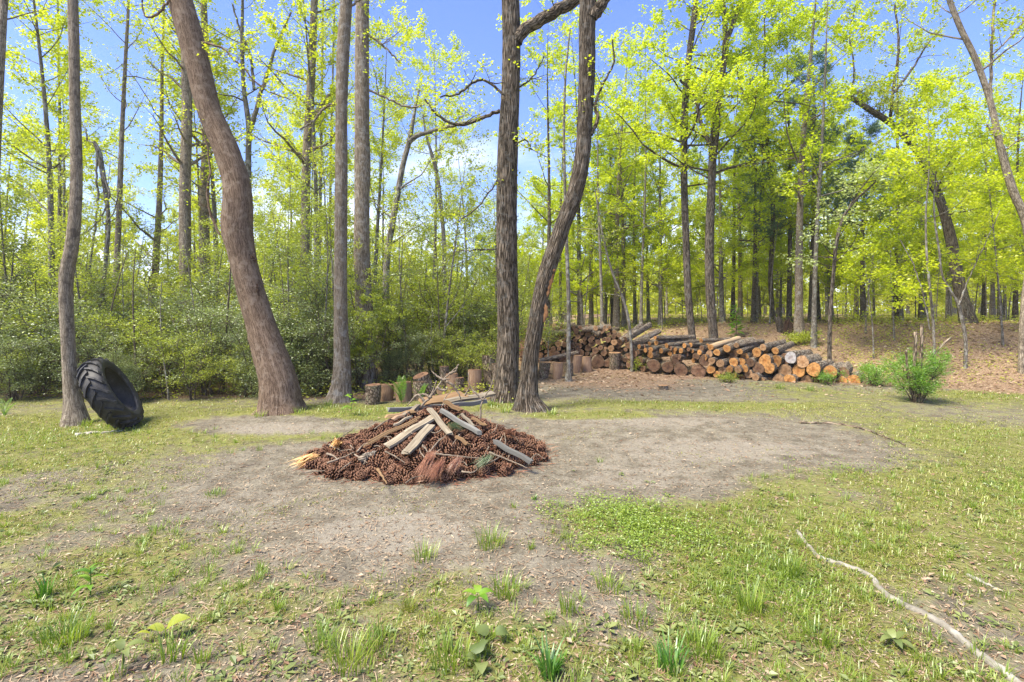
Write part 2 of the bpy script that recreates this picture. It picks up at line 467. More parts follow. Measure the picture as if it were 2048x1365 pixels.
M['leaf_under'] = mat_leaf('leaf_under', (.16, .21, .022), (.30, .35, .034), (.46, .48, .05), .48, .05, 1.55)
M['leaf_pine'] = mat_leaf('pine_needle_green', (.04, .095, .05), (.07, .15, .08), (.13, .21, .11), .3, .06, 1.2)
M['leaf_bright'] = mat_leaf('leaf_bright', (.09, .20, .015), (.15, .30, .02), (.26, .40, .04), .45, .05, 1.3)
M['grass'] = mat_leaf('grass_blade', (.15, .18, .022), (.26, .28, .04), (.42, .39, .12), .42, .04, 1.3)
M['grass_lush'] = mat_leaf('grass_lush', (.11, .18, .02), (.20, .29, .03), (.34, .40, .055), .4, .05, 1.25)
M['weed'] = mat_leaf('weed_leaf', (.10, .135, .04), (.17, .205, .06), (.27, .30, .10), .3, .03, 1.2)
M['tuft_dark'] = mat_leaf('tuft_leaf', (.05, .14, .015), (.09, .22, .02), (.17, .32, .04), .35, .06, 1.25)
M['dry'] = mat_leaf('dry_leaf', (.16, .085, .05), (.31, .2, .12), (.47, .36, .24), .2, .02, 1.0)
M['chip'] = mat_noise('wood_chip', [(.25, (.09, .06, .035)), (.5, (.22, .155, .10)), (.8, (.42, .33, .22))], 3, 2, bump=.1, tint=.5)
M['cut_orange'] = mat_cut('cut_orange', (.31, .12, .03), (.45, .225, .075), (.2, .1, .042), .65)
M['cut_tan'] = mat_cut('cut_tan', (.26, .135, .06), (.38, .225, .115), (.17, .095, .05), .55)
M['cut_brown'] = mat_cut('cut_brown', (.13, .062, .034), (.22, .125, .07), (.09, .053, .032), .65)
M['cut_grey'] = mat_cut('cut_grey', (.38, .3, .27), (.5, .46, .43), (.3, .26, .23), .4)
M['peeled'] = mat_noise('peeled_wood', [(.3, (.22, .15, .08)), (.6, (.36, .26, .155)), (.85, (.48, .37, .24))], 5, 5, bump=.2, stretch=(1, 1, .15))
M['split'] = mat_noise('split_wood', [(.25, (.14, .075, .04)), (.5, (.30, .19, .115)), (.75, (.44, .32, .21))], 16, 6, bump=.6, stretch=(1, 1, .12), dist=.02)
M['plank_grey'] = mat_noise('plank_grey', [(.28, (.08, .062, .038)), (.5, (.205, .17, .118)), (.74, (.34, .295, .215))], 34, 7, bump=.6, stretch=(1, 1, .07), dist=.006)
M['plank_blue'] = mat_noise('plank_bluish', [(.25, (.075, .072, .062)), (.55, (.16, .155, .135)), (.8, (.26, .25, .22))], 28, 6, bump=.3, stretch=(1, 1, .06), dist=.004)
M['plank_tan'] = mat_noise('plank_tan', [(.25, (.12, .065, .03)), (.5, (.22, .135, .065)), (.8, (.33, .225, .12))], 22, 6, bump=.3, stretch=(1, 1, .06), dist=.004)
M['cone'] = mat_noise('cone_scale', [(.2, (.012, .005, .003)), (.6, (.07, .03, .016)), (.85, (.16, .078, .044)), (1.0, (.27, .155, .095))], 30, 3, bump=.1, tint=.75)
M['needle_red'] = mat_leaf('needle_red', (.13, .05, .03), (.24, .095, .055), (.36, .18, .1), .2, .04, 1.0)
M['needle_green'] = mat_leaf('needle_green', (.05, .08, .03), (.08, .12, .045), (.16, .19, .08), .2, .05, 1.0)
M['splinter'] = mat_leaf('splinter_orange', (.4, .19, .06), (.55, .3, .11), (.66, .45, .2), .1, .03, 1.0)
M['stick'] = mat_noise('stick_bark', [(.3, (.10, .075, .05)), (.6, (.20, .16, .115)), (.85, (.34, .29, .225))], 25, 4, bump=.3, stretch=(1, 1, .3))
M['root'] = mat_noise('root_bark', [(.3, (.16, .138, .10)), (.55, (.36, .33, .265)), (.8, (.6, .57, .48))], 12, 6, bump=.5, dist=.02)
M['hollow'] = mat_noise('rotten_wood', [(.3, (.02, .013, .01)), (.7, (.07, .04, .025))], 20, 5, bump=.6)
M['wound'] = mat_noise('bare_heartwood', [(.25, (.09, .04, .018)), (.5, (.24, .12, .05)), (.8, (.38, .22, .11))], 18, 6, bump=.6, stretch=(1, 1, .2), dist=.02)
M['clod'] = mat_noise('soil_clod', [(.3, (.05, .038, .026)), (.6, (.13, .105, .076)), (.9, (.25, .21, .16))], 30, 3, bump=.2, tint=.4)
M['flower'] = mat_leaf('dogwood_bract', (.3, .38, .12), (.42, .48, .2), (.55, .6, .34), .45, .04, 1.2)

def mat_rubber():
    m, nt, out = new_mat('tyre_rubber'); l = nt.links.new
    gm = N_(nt, 'ShaderNodeNewGeometry')
    n = N_(nt, 'ShaderNodeTexNoise', i_Scale=9.0, i_Detail=6.0, i_Roughness=.65); l(gm.outputs['Position'], n.inputs['Vector'])
    r = ramp(nt, [(.3, (.020, .018, .016)), (.55, (.038, .036, .033)), (.75, (.10, .092, .08))]); l(n.outputs[0], r.inputs[0])
    bs = N_(nt, 'ShaderNodeBsdfPrincipled', i_Roughness=.5); l(r.outputs[0], bs.inputs['Base Color']); bs.inputs['Specular IOR Level'].default_value = .3
    r2 = N_(nt, 'ShaderNodeMapRange'); r2.inputs['To Min'].default_value = .38; r2.inputs['To Max'].default_value = .75
    l(n.outputs[0], r2.inputs['Value']); l(r2.outputs[0], bs.inputs['Roughness'])
    l(bs.outputs[0], out.inputs['Surface'])
    return m
M['rubber'] = mat_rubber()

def mat_ground():
    m, nt, out = new_mat('forest_ground'); l = nt.links.new
    tc = N_(nt, 'ShaderNodeNewGeometry')
    P = tc.outputs['Position']
    def noise(s, d=6.0, r=.6, dist=0.0):
        n = N_(nt, 'ShaderNodeTexNoise', i_Scale=s, i_Detail=d, i_Roughness=r, i_Distortion=dist); l(P, n.inputs['Vector']); return n.outputs[0]
    def attr(k): return N_(nt, 'ShaderNodeAttribute', attribute_name=k).outputs['Fac']
    def mixc(f, a, b):
        x = N_(nt, 'ShaderNodeMix', data_type='RGBA'); l(f, x.inputs[0]); l(a, x.inputs[6]); l(b, x.inputs[7]); return x.outputs[2]
    def brk(at, n, k, lo=.35, hi=.65):
        a = N_(nt, 'ShaderNodeMath', operation='SUBTRACT'); a.inputs[1].default_value = .5; l(n, a.inputs[0])
        b = N_(nt, 'ShaderNodeMath', operation='MULTIPLY_ADD'); b.inputs[1].default_value = k; l(a.outputs[0], b.inputs[0]); l(at, b.inputs[2])
        c = N_(nt, 'ShaderNodeMapRange', interpolation_type='SMOOTHSTEP'); c.inputs['From Min'].default_value = lo; c.inputs['From Max'].default_value = hi
        l(b.outputs[0], c.inputs['Value']); return c.outputs[0]
    nb, nm, nf, nx = noise(.7, 5), noise(4.5, 7, .65), noise(38, 5, .7), noise(150, 3, .7)
    soil = ramp(nt, [(.28, (.062, .051, .035)), (.44, (.138, .118, .084)), (.56, (.222, .195, .142)), (.74, (.338, .305, .232))])
    k = N_(nt, 'ShaderNodeMath', operation='MULTIPLY_ADD'); k.inputs[1].default_value = .45; l(nf, k.inputs[0])
    k2 = N_(nt, 'ShaderNodeMath', operation='MULTIPLY'); k2.inputs[1].default_value = .55; l(nm, k2.inputs[0]); l(k2.outputs[0], k.inputs[2])
    l(k.outputs[0], soil.inputs[0])
    # pale, trodden sand and darker moist patches
    pale = ramp(nt, [(.3, (.19, .162, .118)), (.7, (.30, .265, .205))]); l(nf, pale.inputs[0])
    c = mixc(brk(attr('pale'), nm, .8), soil.outputs[0], pale.outputs[0])
    litter = ramp(nt, [(.25, (.045, .026, .017)), (.42, (.16, .10, .06)), (.56, (.29, .2, .13)), (.75, (.46, .35, .245))])
    l(nf, litter.inputs[0])
    c = mixc(brk(attr('litter'), nm, .7), c, litter.outputs[0])
    gr = ramp(nt, [(.25, (.075, .085, .016)), (.5, (.165, .175, .032)), (.75, (.27, .26, .075))]); l(k.outputs[0], gr.inputs[0])
    gf = N_(nt, 'ShaderNodeMath', operation='MULTIPLY'); gf.inputs[1].default_value = .8; l(brk(attr('grass'), nm, 1.3, .3, .75), gf.inputs[0])
    c = mixc(gf.outputs[0], c, gr.outputs[0])
    bs = N_(nt, 'ShaderNodeBsdfPrincipled', i_Roughness=.95); bs.inputs['Specular IOR Level'].default_value = .1
    l(c, bs.inputs['Base Color'])
    h0 = N_(nt, 'ShaderNodeMath', operation='MULTIPLY_ADD'); h0.inputs[1].default_value = 1.6; l(noise(9, 4, .6), h0.inputs[0]); l(nf, h0.inputs[2])
    h = N_(nt, 'ShaderNodeMath', operation='MULTIPLY_ADD'); h.inputs[1].default_value = .4; l(nx, h.inputs[0]); l(h0.outputs[0], h.inputs[2])
    bp = N_(nt, 'ShaderNodeBump'); bp.inputs['Strength'].default_value = .9; bp.inputs['Distance'].default_value = .022
    l(h.outputs[0], bp.inputs['Height']); l(bp.outputs[0], bs.inputs['Normal'])
    l(bs.outputs[0], out.inputs['Surface'])
    return m
M['ground'] = mat_ground()

# ------------------------------------------------------------------ ground
def ell(x, y, c, rx, ry, p=1.0):
    return np.exp(-(((x - c[0]) / rx) ** 2 + ((y - c[1]) / ry) ** 2) ** p)

def E(px, py, rx, ry, w, p=1.4):
    c = gpt(px, py); return (c, rx, ry, w, p)

GRASS = [E(1400, 885, 2.5, 1.35, -1.0), E(1120, 930, 1.4, .8, -.9), E(840, 960, 1.7, .75, -1.0), E(800, 1060, .9, .5, -.9), E(570, 965, .75, .6, -.6),
         E(1250, 775, 2.0, 1.5, -.75), E(560, 848, 1.3, .45, -.8), E(640, 905, .9, .5, -.7), E(1240, 1235, .3, .22, -.3), E(1090, 1130, .3, .2, -.3),
         E(500, 940, .8, .5, -.25), E(1040, 800, .3, .3, .3),
         E(690, 822, 1.3, .5, .7), E(995, 812, .5, .35, .9), E(1170, 832, .9, .25, .7), E(1420, 812, 1.8, .35, .5), E(330, 880, 2.4, .9, .2), E(60, 860, 1.8, .8, .5),
         E(1950, 900, 2.4, 1.1, .4), E(1900, 1020, 2, 1.2, .35), E(2000, 790, 1.2, .5, .4), E(1250, 1035, .36, .30, .45, .9), E(1520, 1200, .5, .35, .5),
         E(1400, 1120, .6, .4, .3), E(1700, 960, 1.2, .6, .1), E(1760, 1180, .6, .5, .2), E(300, 1250, .8, .4, .15), E(1100, 1300, .5, .25, .25)]
PALE = [E(780, 1065, .6, .4, .8), E(1430, 900, 1.5, .6, .55), E(1300, 845, 1.4, .5, .5), E(560, 860, 1.0, .5, .55), E(1230, 1230, .3, .2, .35), E(1000, 1150, .6, .4, .3),
        E(480, 1000, .6, .4, .4), E(1280, 960, .8, .5, .4), E(1640, 985, .7, .4, .5), E(1900, 1110, .4, .3, .4)]

def masks(x, y):
    g = .56 + .12 * np.sin(x * 1.3 + y * .7) * np.sin(y * 1.1 - x * .5)
    for c, rx, ry, w, p in GRASS: g = g + w * ell(x, y, c, rx, ry, p)
    g = g - .16 * sm(4.4, 3.0, y) * sm(1.6, .6, x) + .20 * (np.sin(2.3 * x + 1.1 * y) * np.sin(2.9 * y - 1.2 * x) + .6 * np.sin(4.7 * x - 2.3 * y + 1) * np.sin(3.9 * y + 1.7 * x)) * sm(6.5, 4.0, y)
    wood = sm(0, 1.8, y - (10.3 + np.where(x < 0, -2.2 * sm(0, -1.5, x) * 0, 0) - .55 * np.clip(x - 5.5, 0, 5)))
    left = sm(0, .7, y - (8.1 - .06 * x)) * sm(.6, -.6, x)
    lit = np.maximum(wood, left)
    c = gpt(1230, 765); lit = np.maximum(lit, .6 * ell(x, y, c, 2.4, 1.7, 1.6))
    c = gpt(1900, 720); lit = np.maximum(lit, 1.0 * ell(x, y, c, 5.0, 2.2, 1.4))
    g = g * (1 - .85 * lit) + .28 * wood * (.5 + .5 * np.sin(x * .9 + 1) * np.sin(y * .6))
    p = .1 + 0 * x
    for c, rx, ry, w, q in PALE: p = p + w * ell(x, y, c, rx, ry, q)
    return np.clip(g, 0, 1.2), np.clip(lit, 0, 1), np.clip(p, 0, 1)

def build_ground():
    u = np.linspace(-1, 1, 330)
    xs = np.sinh(u * 4.4) / np.sinh(4.4) * 150
    v = np.linspace(-.9, 1, 360)
    ys = 5.0 + np.sinh(v * 4.6) / np.sinh(4.6) * 145
    X, Y = np.meshgrid(xs, ys)
    rng = np.random.default_rng(3)
    Z = gz(X, Y)
    near = np.exp(-((Y - 4) / 5) ** 2) * np.exp(-(X / 8) ** 2)
    Z = Z + near * rng.normal(size=Z.shape) * .004
    g, lit, p = masks(X, Y)
    n0, n1 = X.shape
    i = np.arange(n0 - 1)[:, None] * n1 + np.arange(n1 - 1)[None]
    Q = np.stack([i, i + 1, i + n1 + 1, i + n1], -1).reshape(-1, 4)
    me = mesh_np('ground', np.stack([X, Y, Z], -1).reshape(-1, 3), [Q], [M['ground']],
                 attrs={'grass': g.ravel(), 'litter': lit.ravel(), 'pale': p.ravel()})
    link('ground', me, kind='structure')
build_ground()

def haze():  # thin air volume added to lift the shadows and pale the far trees
    g = Geo(); a, z0, z1 = 155.0, -1.6, 17.0
    V = np.array([[x, y, z] for z in (z0, z1) for y in (-a, a) for x in (-a, a)])
    g.add(V, [np.array([[0, 2, 3, 1], [4, 5, 7, 6], [0, 1, 5, 4], [2, 6, 7, 3], [0, 4, 6, 2], [1, 3, 7, 5]])])
    m, nt, out = new_mat('haze_air'); v = N_(nt, 'ShaderNodeVolumePrincipled', i_Density=HAZE); v.inputs['Color'].default_value = (.98, .97, .86, 1); v.inputs['Anisotropy'].default_value = .2
    nt.links.new(v.outputs[0], out.inputs['Volume'])
    link('haze', g.mesh('haze', [m], smooth=False), kind='stuff')
HAZE = .0010
haze()

# ------------------------------------------------------------------ trees with their own shape
def trunk_geo(rng, P, R, sides=26, flare=0.0, rough=.02, m=None):
    """P (k,3), R (k,) -> Geo pieces; irregular, slightly fluted cross-section"""
    ln = np.concatenate([[0], np.cumsum(np.linalg.norm(np.diff(P, axis=0), axis=1))])
    m = m or int(max(30, ln[-1] / .07))
    PR = spline(np.concatenate([P, R[:, None]], 1), m)
    C, r = PR[:, :3], np.maximum(PR[:, 3], .004)
    th = np.linspace(0, 2 * math.pi, sides, endpoint=False)
    s = np.linspace(0, ln[-1], m)
    mod = np.ones((m, sides))
    for k in range(14):
        a = rng.integers(1, 9); b = rng.uniform(.3, 3.0); ph = rng.uniform(0, 6.28)
        mod += rough * .55 * np.sin(a * th[None] + b * s[:, None] + ph) / (1 + .25 * a)
    mod += rough * .5 * rng.normal(size=(m, sides))
    if flare:
        lob = rng.integers(4, 7); ph = rng.uniform(0, 6.28)
        mod += flare * np.exp(-s / .16)[:, None] * (.5 + .5 * np.cos(lob * th + ph + .6 * np.sin(2 * th)))[None]
    V, f, bk = tubes(C[None], r[None], sides)
    c3 = np.repeat(C, sides, 0)
    V = c3 + (V - c3) * mod.reshape(-1, 1)
    bk = np.stack([np.tile(np.cos(th), m) * R.max() * 1.0, np.tile(np.sin(th), m) * R.max() * 1.0, np.repeat(s, sides) * .11], -1) + rng.uniform(0, 40)
    return C, r, V, f, bk

def px_poly(pts, Y):
    """[(px,py,width_px[,dY])] at distance Y -> points, radii"""
    P, R = [], []
    for p in pts:
        y = Y + (p[3] if len(p) > 3 else 0)
        P.append(wp(p[0], p[1], y)); R.append(p[2] * .5 * y / F / math.sqrt(1 + ((p[0] - CX) / F) ** 2))
    return np.array(P), np.array(R)

def own_tree(name, label, pts, Y, bark, leaf, seed, ext=5.0, limbs=(), n_limb=8, limb_t=(.55, .98), limb_len=1.6, elev=(0, 45), twigs=7, twig_len=.5,
             nleaf=12, leaf_size=(.052, .036), flare=.35, limb_twigs=10, limb_leaf=9, group='single trees round the clearing', cat='tree', ext_dir=None, rough=.02, sub=None):
    rng = np.random.default_rng(seed)
    P, R = px_poly(pts, Y)
    base = P[0].copy()
    base[2] = float(gz(base[0], base[1]))
    if P[0][2] > base[2] + .03: P = np.vstack([base - [0, 0, .12], P]); R = np.concatenate([[R[0] * 1.06], R])
    else: P = np.vstack([P[0] - [0, 0, .15], P]); R = np.concatenate([[R[0] * 1.1], R])
    if ext:
        d = unit(P[-1] - P[-2]) if ext_dir is None else unit(np.array(ext_dir, float))
        d = unit(d * np.array([.6, .6, 1]))
        for k in (1, 2, 3):
            d = unit(d + rng.normal(size=3) * .05)
            P = np.vstack([P, P[-1] + d * ext / 3]); R = np.append(R, R[-1] * (.78 if k < 3 else .35))
    root = thing(name, label, cat, base, group)
    P = P - base
    C, r, V, f, bk = trunk_geo(rng, P, R, flare=flare, rough=rough)
    g = Geo(); g.add(V, f, bk=bk)
    link('trunk', g.mesh('trunk', [bark]), root)
    TP, n_t = [], 0
    bg = Geo(); lp_all = []
    if n_limb:
        LP, LR = make_limbs(rng, C, r, n_limb, limb_t[0], limb_t[1], limb_len, elev, up=.3, K=7, wig=.09)
        V, f, b = tubes(LP, LR, 6); bg.add(V, f, bk=b)
        tp, tr = make_twigs(rng, LP, LR, twigs, twig_len); TP.append((tp, tr, nleaf))
    for lb in limbs:
        lpts, ly = lb[0], lb[1]
        q, qr = px_poly(lpts, ly); q = q - base
        qs = spline(np.concatenate([q, qr[:, None]], 1), 24)
        jit = np.zeros((24, 3)); jit[1:-1] = rng.normal(size=(22, 3)) * min(.007, qs[:, 3].mean() * .6)
        qp = qs[:, :3] + jit
        V, f, b = tubes(qp[None], np.maximum(qs[None, :, 3], .003), 10, rng=rng, wob=.05); bg.add(V, f, bk=b)
        if len(lb) > 2 and lb[2]:
            n2 = lb[2]
            LP, LR = make_limbs(rng, qp, qs[:, 3], n2, .2, 1, lb[3] if len(lb) > 3 else .7, (-10, 50), K=5, rfac=.4, rmax=.012, wig=.12)
            V, f, b = tubes(LP, LR, 4); bg.add(V, f, bk=b)
            tp, tr = make_twigs(rng, LP, LR, 5, .3); TP.append((tp, tr, lb[4] if len(lb) > 4 else limb_leaf))
    if bg.n:
        pass
    tg = Geo(); nl = 0
    for tp, tr, nl_ in TP:
        V, f, b = tubes(tp, tr, 3); bg.add(V, f, bk=b)
        if nl_:
            V, q, t = make_leaves(rng, tp, nl_, leaf_size[0], leaf_size[1]); tg.add(V, [q], tint=t); nl += 1
    if bg.n: link('branches', bg.mesh('branches', [bark]), root, kind='stuff')
    if nl: link('crown', tg.mesh('crown', [leaf], smooth=False), root, kind='stuff')
    return root, base, rng

GR = 'trees standing round the clearing'
t_left, *_ = own_tree('slim_tree', 'slim pale barked tree that the black tractor tyre leans against',
    [(151, 848, 66), (150, 828, 52), (147, 805, 43), (141, 755, 34), (136, 680, 31), (132, 600, 31), (132, 560, 32), (144, 490, 30), (151, 420, 27), (153, 370, 26), (152, 280, 25), (149, 180, 23), (148, 90, 23), (146, 0, 22)],
    6.9, M['bark_pale'], M['leaf_spring'], 11, ext=4, n_limb=6, limb_t=(.72, .98), limb_len=1.5, nleaf=5, leaf_size=(.06, .045), group=GR)
t_lean, lean_base, _ = own_tree('leaning_tree', 'thick reddish brown leaning trunk that bends left at mid height',
    [(562, 829, 108), (560, 808, 92), (558, 775, 82), (538, 703, 68), (517, 636, 59), (497, 568, 58), (483, 510, 58), (474, 452, 66), (476, 415, 62), (474, 372, 56), (455, 308, 54), (418, 222, 52), (396, 132, 53), (374, 48, 53), (360, 0, 52)],
    7.45, M['bark_big'], M['leaf_spring'], 12, ext=4, limbs=[([(440, 470, 5), (425, 440, 6), (415, 400, 5), (419, 340, 4), (413, 285, 3), (400, 250, 2)], 7.4, 4, .5, 3),
            ([(405, 85, 6), (440, 95, 5), (480, 130, 4), (530, 180, 3), (580, 200, 2)], 7.3, 8, .7, 7), ([(340, 0, 6), (300, 35, 5), (290, 30, 4), (285, -10, 4)], 7.3, 2, .4, 2),
            ([(500, 490, 5), (510, 520, 3)], 7.4)],
    n_limb=4, limb_t=(.8, .98), limb_len=1.5, group=GR, rough=.03)
own_tree('straight_tree', 'straight grey brown trunk with flared foot right of the leaning trunk',
    [(679, 808, 62), (681, 785, 46), (684, 745, 37), (682, 670, 30), (681, 568, 27), (682, 440, 26), (683, 330, 25), (683, 220, 24), (687, 88, 26), (693, 0, 24)],
    8.4, M['bark_grey'], M['leaf_spring'], 13, ext=5, n_limb=6, limb_t=(.66, .97), limb_len=1.7, nleaf=7, limbs=[([(692, 20, 6), (720, 0, 4)], 8.4, 3, .5, 6),
            ([(690, 205, 7), (650, 215, 6), (630, 240, 5), (600, 260, 4)], 8.4, 5, .5, 6)], group=GR)
own_tree('straight_tree', 'straight trunk with a swelling, second of the close pair behind',
    [(734, 780, 44), (730, 720, 40), (727, 600, 35), (724, 505, 33), (724, 396, 31), (725, 330, 33), (724, 260, 30), (724, 176, 29), (725, 0, 27)],
    9.8, M['bark_grey'], M['leaf_spring'], 14, ext=5, n_limb=7, limb_t=(.68, .97), limb_len=1.9, nleaf=8,
    limbs=[([(735, 180, 5), (780, 200, 4), (822, 215, 4), (850, 210, 3)], 9.8, 6, .6, 8), ([(738, 70, 5), (770, 95, 4), (800, 125, 3)], 9.8, 6, .7, 10)], group=GR)
t_oak, oak_base, _ = own_tree('oak_tree', 'dark straight furrowed trunk beside the forked curving trunk',
    [(1011, 803, 62), (1013, 780, 52), (1014, 745, 48), (1016, 690, 45), (1015, 600, 43), (1013, 500, 42), (1013, 440, 41), (1014, 352, 41), (1017, 264, 40), (1021, 176, 37), (1023, 88, 36), (1021, 0, 35)],
    8.5, M['bark_oak'], M['leaf_spring'], 15, ext=4.5, n_limb=5, limb_t=(.75, .98), limb_len=1.4, nleaf=6,
    limbs=[([(1032, 85, 24), (1045, 60, 24), (1070, 46, 24), (1110, 24, 24), (1150, 0, 24), (1195, -40, 20), (1230, -100, 15)], 8.45, 3, .6, 6),
           ([(1000, 222, 8), (960, 237, 7), (920, 250, 6), (880, 235, 5), (850, 200, 4)], 8.9, 8, .7, 9), ([(1010, 190, 5), (960, 160, 5), (915, 190, 4), (880, 195, 3)], 8.3, 12, .6, 9),
           ([(1005, 345, 4), (975, 390, 3), (950, 420, 3), (905, 450, 2)], 8.5, 6, .5, 5), ([(1030, 180, 4), (1060, 160, 3), (1090, 110, 2)], 8.5, 8, .5, 5), ([(1004, 500, 3), (950, 500, 2), (905, 505, 2)], 8.4, 4, .4, 4),
           ([(1030, 290, 4), (1050, 280, 3), (1064, 300, 3)], 8.2, 5, .3, 7)], group=GR)
t_fork, fork_base, frng = own_tree('curved_tree', 'curving trunk with split bark wound and gnarled root foot',
    [(1060, 826, 78), (1056, 800, 50), (1058, 760, 37), (1061, 715, 33), (1070, 660, 32), (1080, 600, 32), (1095, 540, 34), (1116, 480, 33), (1126, 450, 33), (1147, 396, 33), (1163, 325, 31), (1169, 250, 30), (1172, 190, 32), (1174, 132, 33), (1174, 60, 33), (1176, 0, 33)],
    7.75, M['bark_oak'], M['leaf_spring'], 16, ext=4.0, flare=.5, n_limb=4, limb_t=(.8, .98), limb_len=1.2, nleaf=5,
    limbs=[([(1184, 35, 26), (1200, 12, 24), (1216, -12, 22), (1240, -50, 18), (1255, -110, 12)], 7.7),
           ([(1182, 270, 8), (1195, 240, 7), (1192, 210, 6), (1205, 170, 5), (1228, 120, 4), (1225, 80, 3)], 7.7, 5, .5, 4)], group=GR)
# roots gripping the ground, bare wound
def root_tubes(base, spec, bark, parent, seed):
    rng = np.random.default_rng(seed)
    for az, ln, r in spec:
        t = np.linspace(0, 1, 12)
        h = .20 * (1 - t) ** 2.2
        a = az + rng.normal() * .1 + .5 * np.sin(t * 3 + rng.uniform(0, 6)) * t * .6
        x = np.cos(a) * (.06 + ln * t); y = np.sin(a) * (.06 + ln * t)
        z = gz(base[0] + x, base[1] + y) - base[2] + h - .03 - .02 * t
        P = np.stack([x, y, z], -1)
        V, f, b = tubes(P[None], (r * (1 - .75 * t))[None], 8, rng=rng, wob=.08)
        g = Geo(); g.add(V, f, bk=b)
        link('root', g.mesh('root', [bark]), parent)
root_tubes(fork_base, [(-.2, .42, .075), (-.9, .36, .08), (-1.7, .3, .07), (-2.5, .34, .065), (.6, .3, .06), (3.0, .28, .06), (-1.3, .25, .06)], M['bark_oak'], t_fork, 5)
root_tubes(oak_base, [(-.6, .3, .08), (-1.5, .22, .08), (-2.6, .36, .08), (3.0, .3, .08)], M['bark_oak'], t_oak, 6)
root_tubes(lean_base, [(-.5, .4, .1), (-1.4, .3, .12), (-2.7, .42, .11)], M['bark_big'], t_lean, 7)

def wound(parent, base, pts, Y, mats, seed):
    """ragged strip of bare wood standing a little proud of the bark, with a hollow beside it"""
    rng = np.random.default_rng(seed)
    g = Geo()
    P, R = px_poly(pts, Y); PR = spline(np.concatenate([P - base, R[:, None]], 1), 26)
    th = np.linspace(-1.2, 1.2, 9)
    V = []
    for i, p in enumerate(PR):
        r = p[3] * (1 + .25 * rng.normal())
        for t in th:
            V.append([p[0] + r * math.sin(t), p[1] - .5 * r * math.cos(t) + rng.normal() * .003, p[2] + rng.normal() * .004])
    i = np.arange(25)[:, None] * 9 + np.arange(8)[None]
    Q = np.stack([i, i + 1, i + 10, i + 9], -1).reshape(-1, 4)
    g.add(np.array(V), [Q])
    return link('wound', g.mesh('wound', mats), parent, label='bare orange heartwood strip where the bark split')
yw = 7.70
wound(t_fork, fork_base, [(1113, 522, 2), (1106, 540, 10), (1100, 560, 13), (1096, 580, 10), (1090, 600, 6), (1092, 628, 9), (1088, 645, 2)], yw - .03, [M['wound']], 3)
wound(t_fork, fork_base, [(1098, 528, 3), (1094, 560, 6), (1088, 600, 7), (1085, 640, 4)], yw - .01, [M['hollow']], 4)['label'] = 'dark rotten hollow beside the bare heartwood'
wound(t_lean, lean_base, [(498, 508, 3), (506, 516, 10), (512, 526, 5)], 7.27, [M['hollow']], 5)['label'] = 'small dark knot hole'
wound(t_lean, lean_base, [(514, 568, 3), (516, 580, 7), (518, 592, 3)], 7.27, [M['hollow']], 6)['label'] = 'lower dark knot hole near the edge'

own_tree('thin_tree', 'thin pole tree rising among the upright sawn rounds',
    [(1137, 756, 14), (1137, 745, 10), (1137, 700, 9), (1137, 600, 8), (1134, 510, 7), (1130, 380, 6), (1128, 250, 5), (1132, 140, 4), (1140, 60, 3)],
    11.0, M['bark_young'], M['leaf_spring'], 17, ext=0, n_limb=16, limb_t=(.4, 1), limb_len=1.0, elev=(20, 65), twigs=6, twig_len=.4, nleaf=5, group=GR)
own_tree('straight_tree', 'dark slender trunk with bright crown just behind the log stack',
    [(1386, 695, 17), (1385, 683, 16), (1377, 600, 15), (1372, 480, 14), (1369, 396, 14), (1370, 220, 14), (1376, 132, 13), (1387, 44, 12), (1392, 0, 10)],
    14.6, M['bark_dark'], M['leaf_maple'], 18, ext=3, n_limb=36, limb_t=(.34, .99), limb_len=2.8, elev=(0, 45), twigs=13, twig_len=.75, nleaf=36, leaf_size=(.084, .06), group=GR)
own_tree('straight_tree', 'taller dark trunk forking high, right behind the log stack',
    [(1428, 690, 22), (1427, 675, 20), (1421, 600, 19), (1420, 440, 18), (1422, 396, 17), (1429, 264, 16), (1441, 176, 13), (1451, 88, 12), (1446, 0, 9)],
    14.2, M['bark_dark'], M['leaf_maple'], 19, ext=3, n_limb=34, limb_t=(.38, .99), limb_len=2.8, twigs=13, twig_len=.75, nleaf=36, leaf_size=(.084, .06),
    limbs=[([(1425, 300, 10), (1400, 240, 8), (1388, 190, 6), (1360, 160, 5)], 14.0, 8, 1.0, 14), ([(1455, 80, 8), (1470, 30, 6), (1480, 0, 5)], 14.2, 5, 1.0, 12)], group=GR)
own_tree('forked_tree', 'slender tree forking in a wide Y beyond the bright leafy plant',
    [(1556, 668, 12), (1548, 640, 10), (1543, 600, 10), (1545, 396, 9), (1538, 330, 8), (1530, 264, 6), (1527, 185, 5), (1530, 90, 4)],
    17.5, M['bark_dark'], M['leaf_maple'], 20, ext=1.5, n_limb=36, limb_t=(.36, 1), limb_len=2.8, twigs=13, twig_len=.8, nleaf=36, leaf_size=(.088, .063),
    limbs=[([(1530, 320, 8), (1503, 220, 6), (1481, 171, 4), (1470, 110, 3)], 17.3, 8, 1.0, 14), ([(1530, 220, 5), (1580, 170, 4), (1610, 130, 2)], 17.4, 6, 1.0, 12)], group=GR)
